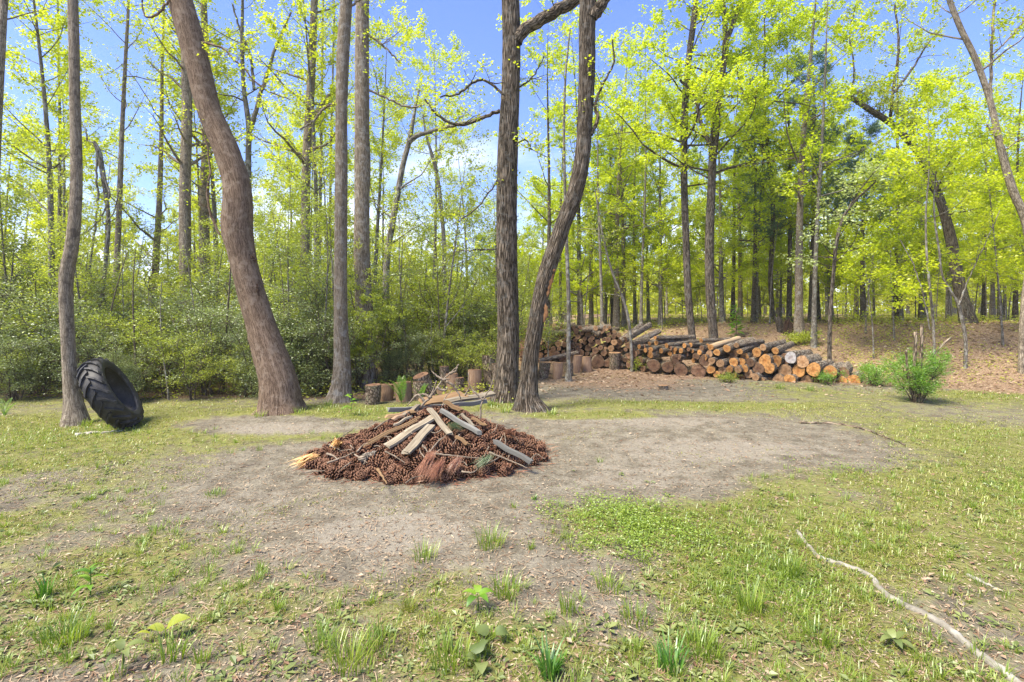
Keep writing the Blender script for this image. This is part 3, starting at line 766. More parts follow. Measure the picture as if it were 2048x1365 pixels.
own_tree('snapped_tree', 'big dark trunk leaning left and snapped off at its top',
    [(1937, 652, 44), (1930, 620, 33), (1918, 570, 28), (1903, 484, 25), (1886, 418, 21), (1860, 350, 18), (1829, 297, 16), (1789, 253, 15), (1736, 218, 13), (1700, 196, 11), (1680, 194, 6)],
    15.2, M['bark_dark'], M['leaf_pale'], 21, ext=0, n_limb=22, limb_t=(.40, .99), limb_len=1.3, elev=(10, 80), twigs=9, twig_len=.6, nleaf=20, leaf_size=(.07, .05),
    limbs=[([(1780, 245, 8), (1785, 190, 7), (1797, 90, 5), (1790, 10, 4)], 15.2, 10, 1.2, 12), ([(1790, 185, 6), (1830, 130, 5), (1858, 85, 3), (1880, 60, 2)], 15.2, 8, 1.0, 12), ([(1702, 190, 5), (1708, 150, 4), (1700, 60, 3), (1712, 10, 2)], 15.1, 8, 1.0, 12),
           ([(1690, 195, 5), (1668, 197, 4), (1640, 190, 2)], 15.2)], group=GR)
own_tree('arching_tree', 'pale grey trunk arching in from the right edge',
    [(2044, 694, 16), (2050, 600, 17), (2060, 510, 19), (2050, 440, 20), (2026, 382, 20), (2000, 290, 17), (1980, 202, 14), (1947, 110, 14), (1921, 57, 13), (1899, 0, 12)],
    10.8, M['bark_pale'], M['leaf_maple'], 22, ext=3, n_limb=10, limb_t=(.55, .98), limb_len=1.6, nleaf=18, twigs=10, leaf_size=(.062, .045),
    limbs=[([(1981, 195, 8), (1983, 110, 7), (1990, 0, 6), (2000, -80, 4)], 10.8, 10, 1.0, 12), ([(1985, 110, 5), (2020, 75, 4), (2060, 30, 3)], 10.7, 8, .8, 12), ([(1996, 280, 6), (1985, 265, 6), (1972, 250, 5)], 10.7),
           ([(2010, 300, 4), (2040, 280, 3), (2080, 270, 2)], 10.7, 6, .8, 12)], group=GR)
# background trunks on the left side
GB = 'grey trunks rising from the left thicket'
def bgt(label, pts, Y, bark, seed, **kw):
    d = dict(ext=3, n_limb=20, limb_t=(.40, .99), limb_len=1.8, elev=(5, 45), twigs=9, twig_len=.55, nleaf=15, leaf_size=(.065, .047), flare=.1, group=GB)
    d.update(kw)
    return own_tree('slender_tree', label, pts, Y, M[bark], M['leaf_spring'], seed, **d)
bgt('pale grey trunk close on the left of the leaning trunk', [(372, 640, 26), (371, 602, 25), (370, 480, 25), (370, 374, 24), (374, 220, 22), (372, 120, 21), (368, 0, 18)], 13, 'bark_pale', 31)
bgt('dim pale trunk half hidden behind the leaning trunk', [(412, 620, 22), (411, 560, 22), (409, 374, 20), (413, 290, 18), (411, 100, 16), (408, 0, 13)], 15, 'bark_pale', 32)
bgt('lichened trunk left of the straight grey pair', [(607, 610, 22), (609, 550, 20), (611, 440, 19), (613, 330, 18), (620, 200, 17), (624, 120, 16), (629, 0, 14)], 13.5, 'bark_grey', 33,
    limbs=[([(612, 280, 8), (635, 225, 7), (660, 190, 6), (690, 180, 4)], 13.4, 6, .8, 8)])
bgt('forked tree with two long upright arms against the sky', [(500, 560, 12), (498, 400, 12), (497, 300, 12), (498, 262, 12), (488, 180, 9), (484, 90, 8), (485, 0, 6)], 14, 'bark_young', 34,
    limbs=[([(498, 265, 11), (508, 235, 10), (519, 195, 9), (528, 170, 8), (545, 115, 7), (562, 70, 6), (582, 25, 4)], 13.9, 6, .8, 6), ([(508, 180, 7), (500, 110, 6), (480, 60, 5), (465, 10, 4)], 14.1, 6, .8, 6)])
bgt('thin spotted trunk between the slim tree and the thicket', [(231, 600, 15), (235, 500, 13), (240, 374, 12), (244, 264, 10), (251, 120, 8), (257, 0, 6)], 13, 'bark_pale', 35)
bgt('thin trunk with leafy shoots along its stem', [(308, 600, 17), (312, 520, 15), (319, 396, 12), (323, 260, 9), (325, 100, 6), (328, 20, 4)], 14, 'bark_pale', 36, n_limb=24, limb_t=(.2, 1))
bgt('crooked thin trunk standing against the white cloud', [(889, 600, 9), (887, 470, 8), (883, 420, 8), (874, 350, 7), (861, 300, 6), (852, 270, 4), (846, 230, 3)], 15, 'bark_young', 37, n_limb=12, nleaf=4, ext=0)
bgt('trunk tilting right with a thin top between two clearings of sky', [(772, 600, 14), (776, 500, 13), (786, 440, 13), (795, 390, 12), (806, 330, 11), (819, 280, 10), (830, 220, 6), (838, 180, 4)], 13, 'bark_young', 38, ext=0, n_limb=10, nleaf=6,
    limbs=[([(818, 285, 10), (835, 272, 9), (857, 265, 8), (914, 250, 7), (958, 237, 6), (1000, 222, 5)], 12.9, 8, .8, 6)])
bgt('thin bare stem right of the lichened trunk', [(638, 600, 8), (640, 450, 7), (642, 300, 6), (644, 150, 5), (646, 0, 4)], 17, 'bark_young', 39)
bgt('second thin bare stem right of the lichened trunk', [(658, 600, 7), (660, 450, 6), (662, 300, 5), (666, 120, 4), (668, 0, 3)], 18, 'bark_young', 40)
bgt('thin stem beside the left edge with airy leaves', [(118, 560, 9), (119, 420, 8), (120, 280, 7), (117, 120, 5), (115, 0, 4)], 15, 'bark_young', 41)
bgt('grey trunk cut by the upper left corner', [(-30, 640, 26), (-14, 400, 24), (-4, 200, 22), (4, 60, 20), (8, 0, 18)], 9.5, 'bark_pale', 42, n_limb=6)
# dead bent tree with hanging vines
own_tree('bent_tree', 'dead bent tree draped with twisted vines left of centre',
    [(205, 590, 10), (212, 520, 9), (217, 440, 9), (213, 400, 10), (204, 340, 12), (196, 300, 11), (188, 284, 8)], 10.5, M['bark_young'], M['leaf_spring'], 43, ext=0, n_limb=5, limb_t=(.3, .9), limb_len=.6, nleaf=2, flare=.1, group=GB,
    limbs=[([(196, 300, 6), (192, 340, 5), (196, 400, 5), (190, 460, 5), (180, 540, 4)], 10.4, 3, .4, 3), ([(206, 345, 5), (218, 390, 5), (205, 430, 4), (190, 450, 4), (165, 470, 3)], 10.3, 3, .4, 3),
           ([(188, 286, 4), (175, 280, 4), (172, 260, 3), (160, 245, 2)], 10.4), ([(200, 420, 4), (210, 450, 4), (224, 430, 3), (240, 380, 3)], 10.3, 3, .4, 4)])
# small trees on the right
GS = 'small understory trees at the right'
own_tree('dogwood_tree', 'small dark leaning tree with whitish flower sprays',
    [(1659, 670, 9), (1661, 620, 8), (1667, 550, 8), (1674, 480, 8), (1686, 436, 6), (1712, 400, 5), (1745, 370, 4), (1780, 325, 2)], 12.6, M['bark_dark'], M['flower'], 50, ext=0, n_limb=20, limb_t=(.42, 1), limb_len=1.4, elev=(-5, 30),
    twigs=8, twig_len=.45, nleaf=9, leaf_size=(.075, .06), flare=.2, group=GS, limbs=[([(1686, 436, 4), (1720, 380, 3), (1760, 330, 2)], 12.5, 6, .5, 9)])
own_tree('sapling_tree', 'crooked sapling in front of the snapped trunk',
    [(1930, 672, 8), (1924, 640, 8), (1917, 610, 7), (1900, 580, 6), (1888, 560, 5), (1878, 500, 5), (1868, 420, 4), (1872, 340, 3)], 11.4, M['bark_young'], M['leaf_maple'], 51, ext=1, n_limb=14, limb_t=(.55, 1), limb_len=1.1, elev=(0, 45),
    twigs=9, twig_len=.5, nleaf=12, leaf_size=(.075, .058), flare=.3, group=GS, limbs=[([(1917, 610, 5), (1928, 580, 4), (1945, 540, 3), (1975, 480, 3), (2000, 420, 2)], 11.3, 8, .7, 12)])
own_tree('sapling_tree', 'slim sapling right of the dogwood, rising behind the bright bush',
    [(1868, 680, 6), (1866, 640, 6), (1860, 580, 6), (1853, 500, 5), (1852, 420, 4), (1858, 340, 3)], 11.0, M['bark_young'], M['leaf_maple'], 52, ext=1.5, n_limb=15, limb_t=(.5, 1), limb_len=1.2, elev=(0, 45), twigs=9, twig_len=.5, nleaf=12, leaf_size=(.075, .058), flare=.2, group=GS,
    limbs=[([(1860, 660, 4), (1848, 600, 3), (1835, 550, 3), (1800, 480, 2)], 11.0, 6, .6, 10)])
own_tree('sapling_tree', 'thin curved sapling standing in the left rear of the log stack',
    [(1264, 735, 7), (1262, 690, 6), (1255, 630, 6), (1243, 590, 5), (1230, 560, 5), (1212, 500, 4), (1200, 440, 3), (1190, 380, 2)], 12.6, M['bark_young'], M['leaf_pale'], 53, ext=0, n_limb=14, limb_t=(.4, 1), limb_len=1.0, twigs=6, twig_len=.4, nleaf=8, flare=.1, group=GS)

# ------------------------------------------------------------------ repeated background plants
def arche(name, label, cat, bark, leaf, seed, h, r0, n_limb, limb_t, limb_len, elev, twigs, twig_len, nleaf, leaf_size, lean=.05, taper=.35, droop=.25, flat=.7, up=.3, sides=8, group=None, multi=0, spread=.05, twig_sides=3):
    rng = np.random.default_rng(seed)
    root = thing(name, label, cat, (0, 0, -50), group)
    bg, tg = Geo(), Geo()
    stems = []
    if multi:
        az = rng.uniform(0, 6.28, multi)
        K = 8
        for a in az:
            o = rng.uniform(0, .12); sp = rng.uniform(.15, .75) * h * .45
            t = np.linspace(0, 1, K)
            P = np.stack([np.cos(a) * (o + sp * t ** 1.4), np.sin(a) * (o + sp * t ** 1.4), h * rng.uniform(.7, 1) * t - .05], -1)
            P[1:] += rng.normal(size=(K - 1, 3)) * .04 * h * .5
            stems.append((P, r0 * rng.uniform(.5, 1) * np.linspace(1, .3, K)))
    else:
        K = 12; t = np.linspace(0, 1, K); a = rng.uniform(0, 6.28); b = rng.uniform(0, 6)
        P = np.stack([np.cos(a) * lean * h * t ** 1.5 + .012 * h * np.sin(5 * t + b) * t, np.sin(a) * lean * h * t ** 1.5 + .012 * h * np.cos(4 * t + b) * t, h * t - .1], -1)
        stems.append((P, r0 * np.concatenate([np.linspace(1.0, .42, K - 4), [.32, .2, .1, .04]]) * np.where(t < .04, 1.35, 1)))
    trunkG = Geo()
    for P, R in stems:
        V, f, b = tubes(spline(np.concatenate([P, R[:, None]], 1), 26)[None, :, :3], spline(np.concatenate([P, R[:, None]], 1), 26)[None, :, 3], sides, rng=rng, wob=.04)
        trunkG.add(V, f, bk=b)
        LP, LR = make_limbs(rng, P, R, n_limb, limb_t[0], limb_t[1], limb_len, elev, up=up, K=6, taper=taper, wig=.07, rmax=.06)
        V, f, b = tubes(LP, LR, 4); bg.add(V, f, bk=b)
        TP, TR = make_twigs(rng, LP, LR, twigs, twig_len)
        V, f, b = tubes(TP[:, ::1], TR, twig_sides); bg.add(V, f, bk=b)
        V, q, tn = make_leaves(rng, TP, nleaf, leaf_size[0], leaf_size[1], droop=droop, flat=flat, spread=spread)
        tg.add(V, [q], tint=tn)
    link('stem' if multi else 'trunk', trunkG.mesh('trunk', [M[bark]]), root)
    link('branches', bg.mesh('branches', [M[bark]]), root, kind='stuff')
    link('foliage' if multi else 'crown', tg.mesh('crown', [M[leaf]], smooth=False), root, kind='stuff')
    return root

class Spread:
    """first placement moves the original, later ones copy it"""
    def __init__(s, protos): s.p = protos; s.used = set()
    def put(s, i, x, y, rot, sc=1.0, dz=0.0, label=None, group=None):
        o = s.p[i % len(s.p)]; z = float(gz(x, y)) + dz
        if id(o) not in s.used:
            s.used.add(id(o)); o.location = (x, y, z); o.rotation_euler = (0, 0, rot); o.scale = (sc,) * 3 if np.isscalar(sc) else sc
            o['label'] = label + ' ' + spot(x, y)
            if group: o['group'] = group
            return o
        return dup(o, (x, y, z), rot, sc, label + ' ' + spot(x, y), group)

SPOTS = [(60, 'at the far left edge'), (210, 'above the tyre'), (340, 'left of the leaning trunk'), (470, 'behind the leaning trunk'), (600, 'right of the leaning trunk'), (680, 'left of the straight pair'), (760, 'behind the straight pair'), (860, 'above the pine cone heap'),
         (970, 'left of the dark oak'), (1060, 'behind the dark oak'), (1150, 'right of the curved trunk'), (1240, 'above the rear stack'), (1340, 'above the stack corner'), (1400, 'behind the log stack tree'), (1480, 'behind the forking dark trunk'), (1580, 'above the peeled log'), (1680, 'left of the dogwood'), (1780, 'right of the dogwood'), (1880, 'above the bright bush'), (1980, 'behind the snapped trunk'), (2060, 'by the arching pale trunk'), (9999, 'at the far right edge')]
def spot(x, y):
    px = CX + F * x / y
    return next(w for lim, w in SPOTS if px < lim)

rng = np.random.default_rng(77)
# thicket of small-leaved evergreen shrubs on the left
privet = Spread([arche('privet_shrub', '', 'shrub', 'twig', 'leaf_under', 110 + i, h, .014, 6, (.2, 1), .62, (0, 60), 9, .32, 12, (.038, .022), droop=.15, flat=.35, multi=7, spread=.035, sides=5) for i, h in enumerate((2.1, 1.8))] + [arche('privet_shrub', '', 'shrub', 'twig', 'leaf_privet', 100 + i, h, .014, 7, (.03, 1), .62, (-15, 60), 10, .32, 15, (.033, .018), droop=.15, flat=.35, multi=8, spread=.035, sides=5) for i, h in enumerate((1.7, 2.0, 1.5, 2.2))])
srng0 = np.random.default_rng(404)
k = 0
for row, (Y, n, x0, x1, hs) in enumerate(((8.45, 14, -9.6, -.25, .62), (8.95, 13, -10.5, -.2, .85), (9.8, 12, -11.5, -.1, 1.05), (11.0, 11, -12.5, .1, 1.25))):
    for i in range(n):
        x = x0 + (x1 - x0) * (i + .5) / n + rng.normal() * .18
        y = Y + rng.normal() * .15 - .03 * x
        if x > -2.9: y = max(y, 10.2 + .5 * row + rng.normal() * .15)
        if row == 0 and abs(x + 3.3) < .25: y += .5
        lab = ('dark shrub at the thicket front' if row == 0 else 'dark shrub deep in the thicket')
        privet.put(k, x, y, rng.uniform(0, 6.28), tuple(hs * rng.uniform(.8, 1.2) * np.array([1.3, 1.3, 1])), label=lab, group='front shrubs of the left thicket' if row == 0 else 'inner shrubs of the left thicket'); k += 1
# bare thin stems leaning among the shrubs
for i in range(22):
    x = -9.2 + 9.4 * (i + srng0.random()) / 22; y = srng0.uniform(8.5, 9.6) if x < -2.8 else srng0.uniform(10.2, 11)
    h = srng0.uniform(1.4, 3.6); K = 9; t = np.linspace(0, 1, K); a = srng0.uniform(0, 6.28); q = srng0.uniform(.05, .3) * h
    P = np.stack([np.cos(a) * q * t ** 1.5 + .06 * np.sin(4 * t + a), np.sin(a) * q * t * .5, h * t - .05], -1)
    R = np.linspace(.018, .005, K) * srng0.uniform(.6, 1.3)
    g = Geo(); V, f, b = tubes(P[None], R[None], 6, rng=srng0, wob=.05); g.add(V, f, bk=b)
    LP, LR = make_limbs(srng0, P, R, 7, .3, 1, .5, (15, 60), K=5, rmax=.006); V, f, b = tubes(LP, LR, 4); g.add(V, f, bk=b)
    o = link('bare_stem', g.mesh('bare_stem', [M['bark_young' if i % 3 else 'twig']])); o.location = (x, y, float(gz(x, y)))
    tag(o, 'thin bare stem among the thicket shrubs ' + spot(x, y), 'bare stem', 'bare stems in the thicket')
# leggy understory saplings above the thicket
under = Spread([arche('understory_sapling', '', 'sapling', 'bark_young', 'leaf_under', 120 + i, h, .028, 26, (.15, 1), .95, (5, 55), 8, .38, 17, (.046, .03), lean=.12, flat=.55) for i, h in enumerate((3.2, 3.9, 4.6))])
for i in range(46):
    x = -13.5 + 14.5 * (i + rng.uniform(.1, .9)) / 46; y = rng.uniform(9.4, 15.5)
    under.put(i, x, y, rng.uniform(0, 6.28), rng.uniform(.75, 1.15), label='leggy light sapling in the thicket', group='saplings in the left thicket')
# airy young trees on the left and centre
young = Spread([arche('young_tree', '', 'tree', 'bark_young', 'leaf_spring', 140 + i, h, r, 36, (.15, 1), 2.0, (5, 50), 10, .62, 27, (.078, .056), lean=.06, taper=.6) for i, (h, r) in enumerate(((9.5, .07), (11.5, .09), (8.0, .06)))])
ypos = [(-13, 15), (-11.5, 12.8), (-14.5, 18), (-10, 16.5), (-8.4, 14.6), (-12.3, 20), (-7.6, 19), (-9.5, 22), (-6.0, 17), (-5.2, 21), (-4.2, 15.5), (-15.5, 14), (-17, 17), (-3.0, 19.5), (-7, 24), (-11, 25), (-2.0, 23), (-14, 24), (-18.5, 21), (-5.2, 13.6)]
for i, (x, y) in enumerate(ypos):
    young.put(i, x, y, rng.uniform(0, 6.28), rng.uniform(.8, 1.05), label='airy young spring tree behind the thicket', group='young trees behind the left thicket')
# low, dense spring trees behind the middle gap
mid = [(-4.0, 22, .62), (-2.2, 20, .55), (-.6, 22, .6), (1.2, 21, .72), (2.6, 19, .85), (.3, 18, .55), (4.0, 22, 1.0), (-1.0, 26, .7), (-3.6, 27, .7), (2.0, 26, .9)]
maple = Spread([arche('leafy_tree', '', 'tree', 'bark_young', 'leaf_maple', 160 + i, h, r, 38, (.16, 1), 2.7, (0, 45), 11, .8, 40, (.094, .068), lean=.05, taper=.6, flat=.78) for i, (h, r) in enumerate(((9.5, .10), (11.0, .12), (8.5, .09)))])
for i, (x, y, s) in enumerate(mid):
    maple.put(i, x, y, rng.uniform(0, 6.28), s * .85, label='low leafy spring tree in the middle gap', group='leafy trees behind the middle gap')
rpos = [(5.5, 19, .9), (7.6, 18.5, .8), (10.8, 20.6, .7), (12.8, 20.5, .8), (15.0, 18.6, .8), (18.6, 19.5, .9), (16.8, 15.4, .6), (17.4, 13.6, .7), (6.4, 24, .95), (14.8, 24, .95), (20.5, 24, 1.0), (9.8, 25, .95), (13.4, 17.6, .6), (13.9, 12.6, .55), (22, 20, 1)]
for i, (x, y, s) in enumerate(rpos):
    maple.put(i, x, y, rng.uniform(0, 6.28), s, label='leafy yellow green tree deep in the woods', group='leafy trees of the right woods')
# pines in the right woods
pine = Spread([arche('pine_tree', '', 'pine', 'bark_dark', 'leaf_pine', 180 + i, h, .14, 50, (.34, 1), 2.3, (-12, 25), 10, .55, 34, (.17, .02), lean=.03, taper=.25, droop=-.1, flat=.2, up=.35, spread=.04) for i, h in enumerate((11.5, 9.5))])
for i, (x, y, s, lb) in enumerate([(9.6, 16.4, .74, 'dark green pine rising tallest behind the forked slender tree'), (11.6, 16.9, .66, 'dark green pine right of the tallest pine'), (8.3, 17.6, .62, 'dark green pine left of the tallest pine'),
                                   (12.0, 25, .95, 'dim dark pine far behind the other pines'), (5.2, 25, .75, 'small dark pine behind the rear log stack'), (-1.6, 24.5, .5, 'small pine top showing left of the dark oak trunk')]):
    pine.put(i, x, y, rng.uniform(0, 6.28), s, label=lb, group='pines in the woods')['label'] = lb
# dark trunks standing in the open woods on the right
pole = Spread([arche('woodland_tree', '', 'tree', ('bark_dark', 'bark_grey', 'bark_young')[i], 'leaf_maple', 200 + i, 11, r, 18, (.34, 1), 2.2, (0, 50), 8, .7, 26, (.092, .066), lean=.035, taper=.6) for i, r in enumerate((.09, .12, .07))])
ppx = [(1465, 640, 20), (1480, 636, 22), (1513, 645, 18), (1578, 650, 17.5), (1598, 662, 14.5), (1628, 668, 13.8), (1636, 636, 20), (1712, 622, 24), (1748, 622, 23), (1790, 628, 19), (1842, 622, 19), (1895, 622, 22), (1966, 622, 20), (1985, 622, 22), (2010, 624, 20), (2030, 624, 19), (1232, 655, 19), (1204, 655, 17), (1225, 645, 22), (1248, 650, 20), (1282, 662, 17.5), (1160, 650, 19), (1182, 640, 22), (1270, 645, 21), (1095, 640, 18), (1555, 622, 28), (1692, 618, 30), (1120, 645, 20)]
for i, (px, py, Y) in enumerate(ppx):
    x = (px - CX) * Y / F
    pole.put(i, x, Y, rng.uniform(0, 6.28), rng.uniform(.8, 1.1), dz=-.05, label='dark trunk in the open woods', group='trunks of the open woods')
# far wood as separate trees
far = Spread([arche('far_tree', '', 'tree', 'bark_young', 'leaf_far', 220 + i, h, .12, 36, (.06, 1), 3.0, (5, 50), 10, 1.0, 36, (.135, .10), lean=.04, twig_sides=3) for i, h in enumerate((12, 14, 10))])
n = 0
for Y, cnt in ((30, 17), (38, 19), (48, 22)):
    for i in range(cnt):
        x = (-1.12 + 2.24 * (i + rng.uniform(.1, .9)) / cnt) * Y
        px = CX + F * x / Y
        hs = np.interp(px, [-100, 500, 700, 860, 980, 1100, 1300, 2100], [.95, .85, .75, .48, .55, .8, .95, 1.05]) * Y / 40
        far.put(n, x, Y + rng.normal() * 1.5, rng.uniform(0, 6.28), max(.4, hs * rng.uniform(.85, 1.1)), label=('pale spring tree fronting the far wood' if Y < 33 else 'pale spring tree inside the far wood' if Y < 42 else 'pale spring tree backing the far wood'), group='trees of the far wood'); n += 1

thick = Spread([arche('young_growth', '', 'sapling', 'bark_young', 'leaf_far', 240 + i, h, .03, 20, (.05, 1), 1.3, (5, 60), 8, .6, 11, (.13, .09), lean=.1) for i, h in enumerate((4.0, 5.0))])
for i in range(64):
    Y = rng.uniform(24, 40); x = (-.35 + 1.45 * (i + rng.random()) / 64) * Y
    thick.put(i, x, Y, rng.uniform(0, 6.28), rng.uniform(.6, 1.15), label='pale young growth between the far trunks', group='young growth in the far right woods')

spr = Spread([arche('spring_sapling', '', 'sapling', 'bark_young', 'leaf_maple', 260 + i, h, .022, 18, (.25, 1), 1.25, (-5, 35), 9, .5, 22, (.076, .054), lean=.12, flat=.85) for i, h in enumerate((3.6, 4.6, 5.4))])
for i in range(34):
    Y = rng.uniform(15.5, 24); x = (.10 + .95 * (i + rng.random()) / 34) * Y
    spr.put(i, x, Y, rng.uniform(0, 6.28), rng.uniform(.7, 1.1), label='thin sapling with flat leaf sprays', group='saplings under the right woods')
for i, (x, Y, sc_) in enumerate([(8.9, 12.6, .95), (10.0, 13.4, 1.0), (11.7, 12.2, 1.1), (13.6, 13.4, 1.2), (9.8, 14.2, 1.1)]):
    spr.put(i, x, Y, rng.uniform(0, 6.28), sc_, label='near sapling with flat leaf sprays', group='saplings near the right edge')

def far_mass():
    r = np.random.default_rng(91); n = 60000
    th = r.uniform(-.95, .95, n); Y = r.uniform(54, 66, n); X = np.tan(th) * Y
    top = 6.5 + 2.5 * np.sin(X * .35) + 1.5 * np.sin(X * .9 + 1)
    Z = gz(X, Y) + top * r.random(n) ** 1.4
    D = r.normal(size=(n, 3)); N = unit(r.normal(size=(n, 3)) + [0, 0, .8])
    V, q = leaf_quads(np.stack([X, Y, Z], -1), D, N, r.uniform(.3, .55, n), r.uniform(.22, .4, n))
    g = Geo(); g.add(V, [q], tint=r.random(n).repeat(4)); link('far_woodland', g.mesh('far_woodland', [M['leaf_far']], smooth=False), kind='stuff')
far_mass()

# ------------------------------------------------------------------ tractor tyre
def tyre():
    R, RI, W = .485, .325, .26
    n_ = 0.33
    axis = unit(np.array([.80, .34, .46]))
    px_c = wp(224, 786, 6.62)
    up = unit(np.array([0, 0, 1.]) - axis * axis[2]); sd = np.cross(axis, up)
    low = (up * R)[2] + abs(axis[2]) * W / 2
    c = px_c.copy(); c[2] = float(gz(c[0], c[1])) + low * .97 - .03
    root = thing('tractor_tyre', 'worn black tractor tyre leaning on the slim pale tree', 'tyre', (c[0], c[1], c[2]))
    from mathutils import Matrix
    mat = Matrix(((sd[0], up[0], axis[0], c[0]), (sd[1], up[1], axis[1], c[1]), (sd[2], up[2], axis[2], c[2]), (0, 0, 0, 1)))
    root.matrix_world = mat
    prof = [(RI + .012, -W * .36), (RI, -W * .40), (RI + .015, -W * .46), (RI + .06, -W * .5), (R - .09, -W * .51), (R - .05, -W * .47), (R - .03, -W * .40), (R - .018, -W * .2), (R - .014, 0),
            (R - .018, W * .2), (R - .03, W * .40), (R - .05, W * .47), (R - .09, W * .51), (RI + .06, W * .5), (RI + .015, W * .46), (RI, W * .40), (RI + .012, W * .36), (RI + .05, W * .44), (R - .1, W * .44), (R - .07, W * .34), (R - .055, 0), (R - .07, -W * .34), (R - .1, -W * .44), (RI + .05, -W * .44)]
    K, S = len(prof), 96
    th = np.linspace(0, 2 * math.pi, S, endpoint=False)
    V = np.array([[r * math.cos(t), r * math.sin(t), z] for t in th for r, z in prof])
    i = np.arange(S)[:, None] * K; i2 = (np.arange(S)[:, None] + 1) % S * K; k = np.arange(K)[None]; k2 = (k + 1) % K
    Q = np.stack([i + k, i2 + k, i2 + k2, i + k2], -1).reshape(-1, 4)
    g = Geo(); g.add(V, [Q]); link('carcass', g.mesh('carcass', [M['rubber']]), root)
    # one lug, curved bar; shared by every copy
    def lug_mesh(sg):
        g = Geo(); n = 9; rows = []
        for q in np.linspace(0, 1, n):
            z = sg * (W * .50 - q * W * .54)
            a = .0 + q * .34 + .05 * math.sin(q * 3)
            h = R + .016 - .03 * (1 - q) ** 2 * (1 if q < .4 else .3) - (0.055 if q == 0 else 0)
            wd = .036 - .010 * q
            lo = R - .06
            for dr, da in ((lo, -wd * .8 / R), (h, -wd * .5 / R), (h, wd * .5 / R), (lo, wd * .8 / R)):
                rows.append([dr * math.cos(a + da), dr * math.sin(a + da), z])
        i = np.arange(n - 1)[:, None] * 4; k = np.arange(4)[None]; k2 = (k + 1) % 4
        Q = np.stack([i + k, i + k2, i + 4 + k2, i + 4 + k], -1).reshape(-1, 4)
        e = np.array([[0, 1, 2, 3], [(n - 1) * 4 + 3, (n - 1) * 4 + 2, (n - 1) * 4 + 1, (n - 1) * 4]])
        g.add(np.array(rows), [np.concatenate([Q, e])]); return g.mesh('lug', [M['rubber']], smooth=False)
    for sg in (1, -1):
        me = lug_mesh(sg)
        for j in range(20):
            o = link('lug', me, root); o.rotation_euler = (0, 0, 2 * math.pi * (j + (0 if sg > 0 else .5)) / 20)
tyre()

# ------------------------------------------------------------------ log stacks
def log_mesh(seed, tint=0):
    r = np.random.default_rng(seed); S, K = 18, 9
    t = np.linspace(0, 1, K)
    bend = np.stack([.12 * np.sin(t * 2.6 + r.uniform(0, 6)), .12 * np.sin(t * 2.2 + r.uniform(0, 6)), t], -1); bend[:, :2] -= bend[0, :2]
    th = np.linspace(0, 2 * math.pi, S, endpoint=False)
    ov = 1 + .07 * np.cos(2 * th + r.uniform(0, 6)) + .05 * np.cos(3 * th + r.uniform(0, 6)) + .03 * r.normal(size=S)
    ov /= ov.mean()
    V = []
    for k_ in range(K):
        rr = ov * (1 - .10 * t[k_]) * (1 + .03 * r.normal(size=S))
        if k_ == 0: rr = ov
        for j in range(S): V.append([bend[k_, 0] + rr[j] * math.cos(th[j]), bend[k_, 1] + rr[j] * math.sin(th[j]), t[k_]])
    i = np.arange(K - 1)[:, None] * S; j = np.arange(S)[None]; j2 = (j + 1) % S
    Q = np.stack([i + j, i + j2, i + S + j2, i + S + j], -1).reshape(-1, 4)
    cap = np.array([[(K - 1) * S + q for q in range(S)]])
    bk = np.stack([np.tile(np.cos(th), K) * .16, np.tile(np.sin(th), K) * .16, np.repeat(t, S) * .25], -1) + seed
    face = np.array([[.965 * ov[q] * math.cos(th[q]), .965 * ov[q] * math.sin(th[q]), -.012] for q in range(S)] + [[ov[q] * math.cos(th[q]) * .995, ov[q] * math.sin(th[q]) * .995, .004] for q in range(S)] + [[0, 0, -.012]])
    return np.array(V), [Q, cap], bk, face, S

LOGV = {}
def log_variant(v, bark, cut):
    key = (v, bark, cut)
    if key not in LOGV:
        V, f, bk, face, S = log_mesh(300 + v)
        g = Geo(); g.add(V, f, bk=bk); mb = g.mesh('log', [M[bark]])
        tri = np.array([[j, 2 * S, (j + 1) % S] for j in range(S)]); q = np.array([[j, (j + 1) % S, S + (j + 1) % S, S + j] for j in range(S)])
        g = Geo(); g.add(face, [tri, q]); mc = g.mesh('cut_end', [M[cut]], smooth=False)
        LOGV[key] = (mb, mc)
    return LOGV[key]

def put_log(name, label, group, p, axis, r, L_, v, bark='bark_log', cut='cut_orange', cat='log', roll=0.0):
    from mathutils import Matrix, Vector
    mb, mc = log_variant(v, bark, cut)
    o = link(name, mb); tag(o, label, cat, group)
    a = unit(np.asarray(axis, float)); s = unit(np.cross(np.array([0, 0, 1.]) if abs(a[2]) < .9 else np.array([1., 0, 0]), a)); u = np.cross(a, s)
    c, sn = math.cos(roll), math.sin(roll)
    s2, u2 = s * c + u * sn, u * c - s * sn
    o.matrix_world = Matrix(((s2[0] * r, u2[0] * r, a[0] * L_, p[0]), (s2[1] * r, u2[1] * r, a[1] * L_, p[1]), (s2[2] * r, u2[2] * r, a[2] * L_, p[2]), (0, 0, 0, 1)))
    link('cut_end', mc, o)
    return o

lrng = np.random.default_rng(9)
# front plane of the stack, seen from the camera, as a chain of ground points
chain = [(1236, 12.9), (1300, 12.3), (1380, 11.75), (1440, 11.35), (1560, 11.0), (1720, 10.55)]
def plane_Y(px): return float(np.interp(px, [c[0] for c in chain], [c[1] for c in chain]))
def crop(x, y): return 1220 + x / 3.657, 620 + y / 3.657
def stack_pt(cx, cy, dy=0.0):
    px, py = crop(cx, cy); Y = plane_Y(px) + dy
    return wp(px, py, Y), Y

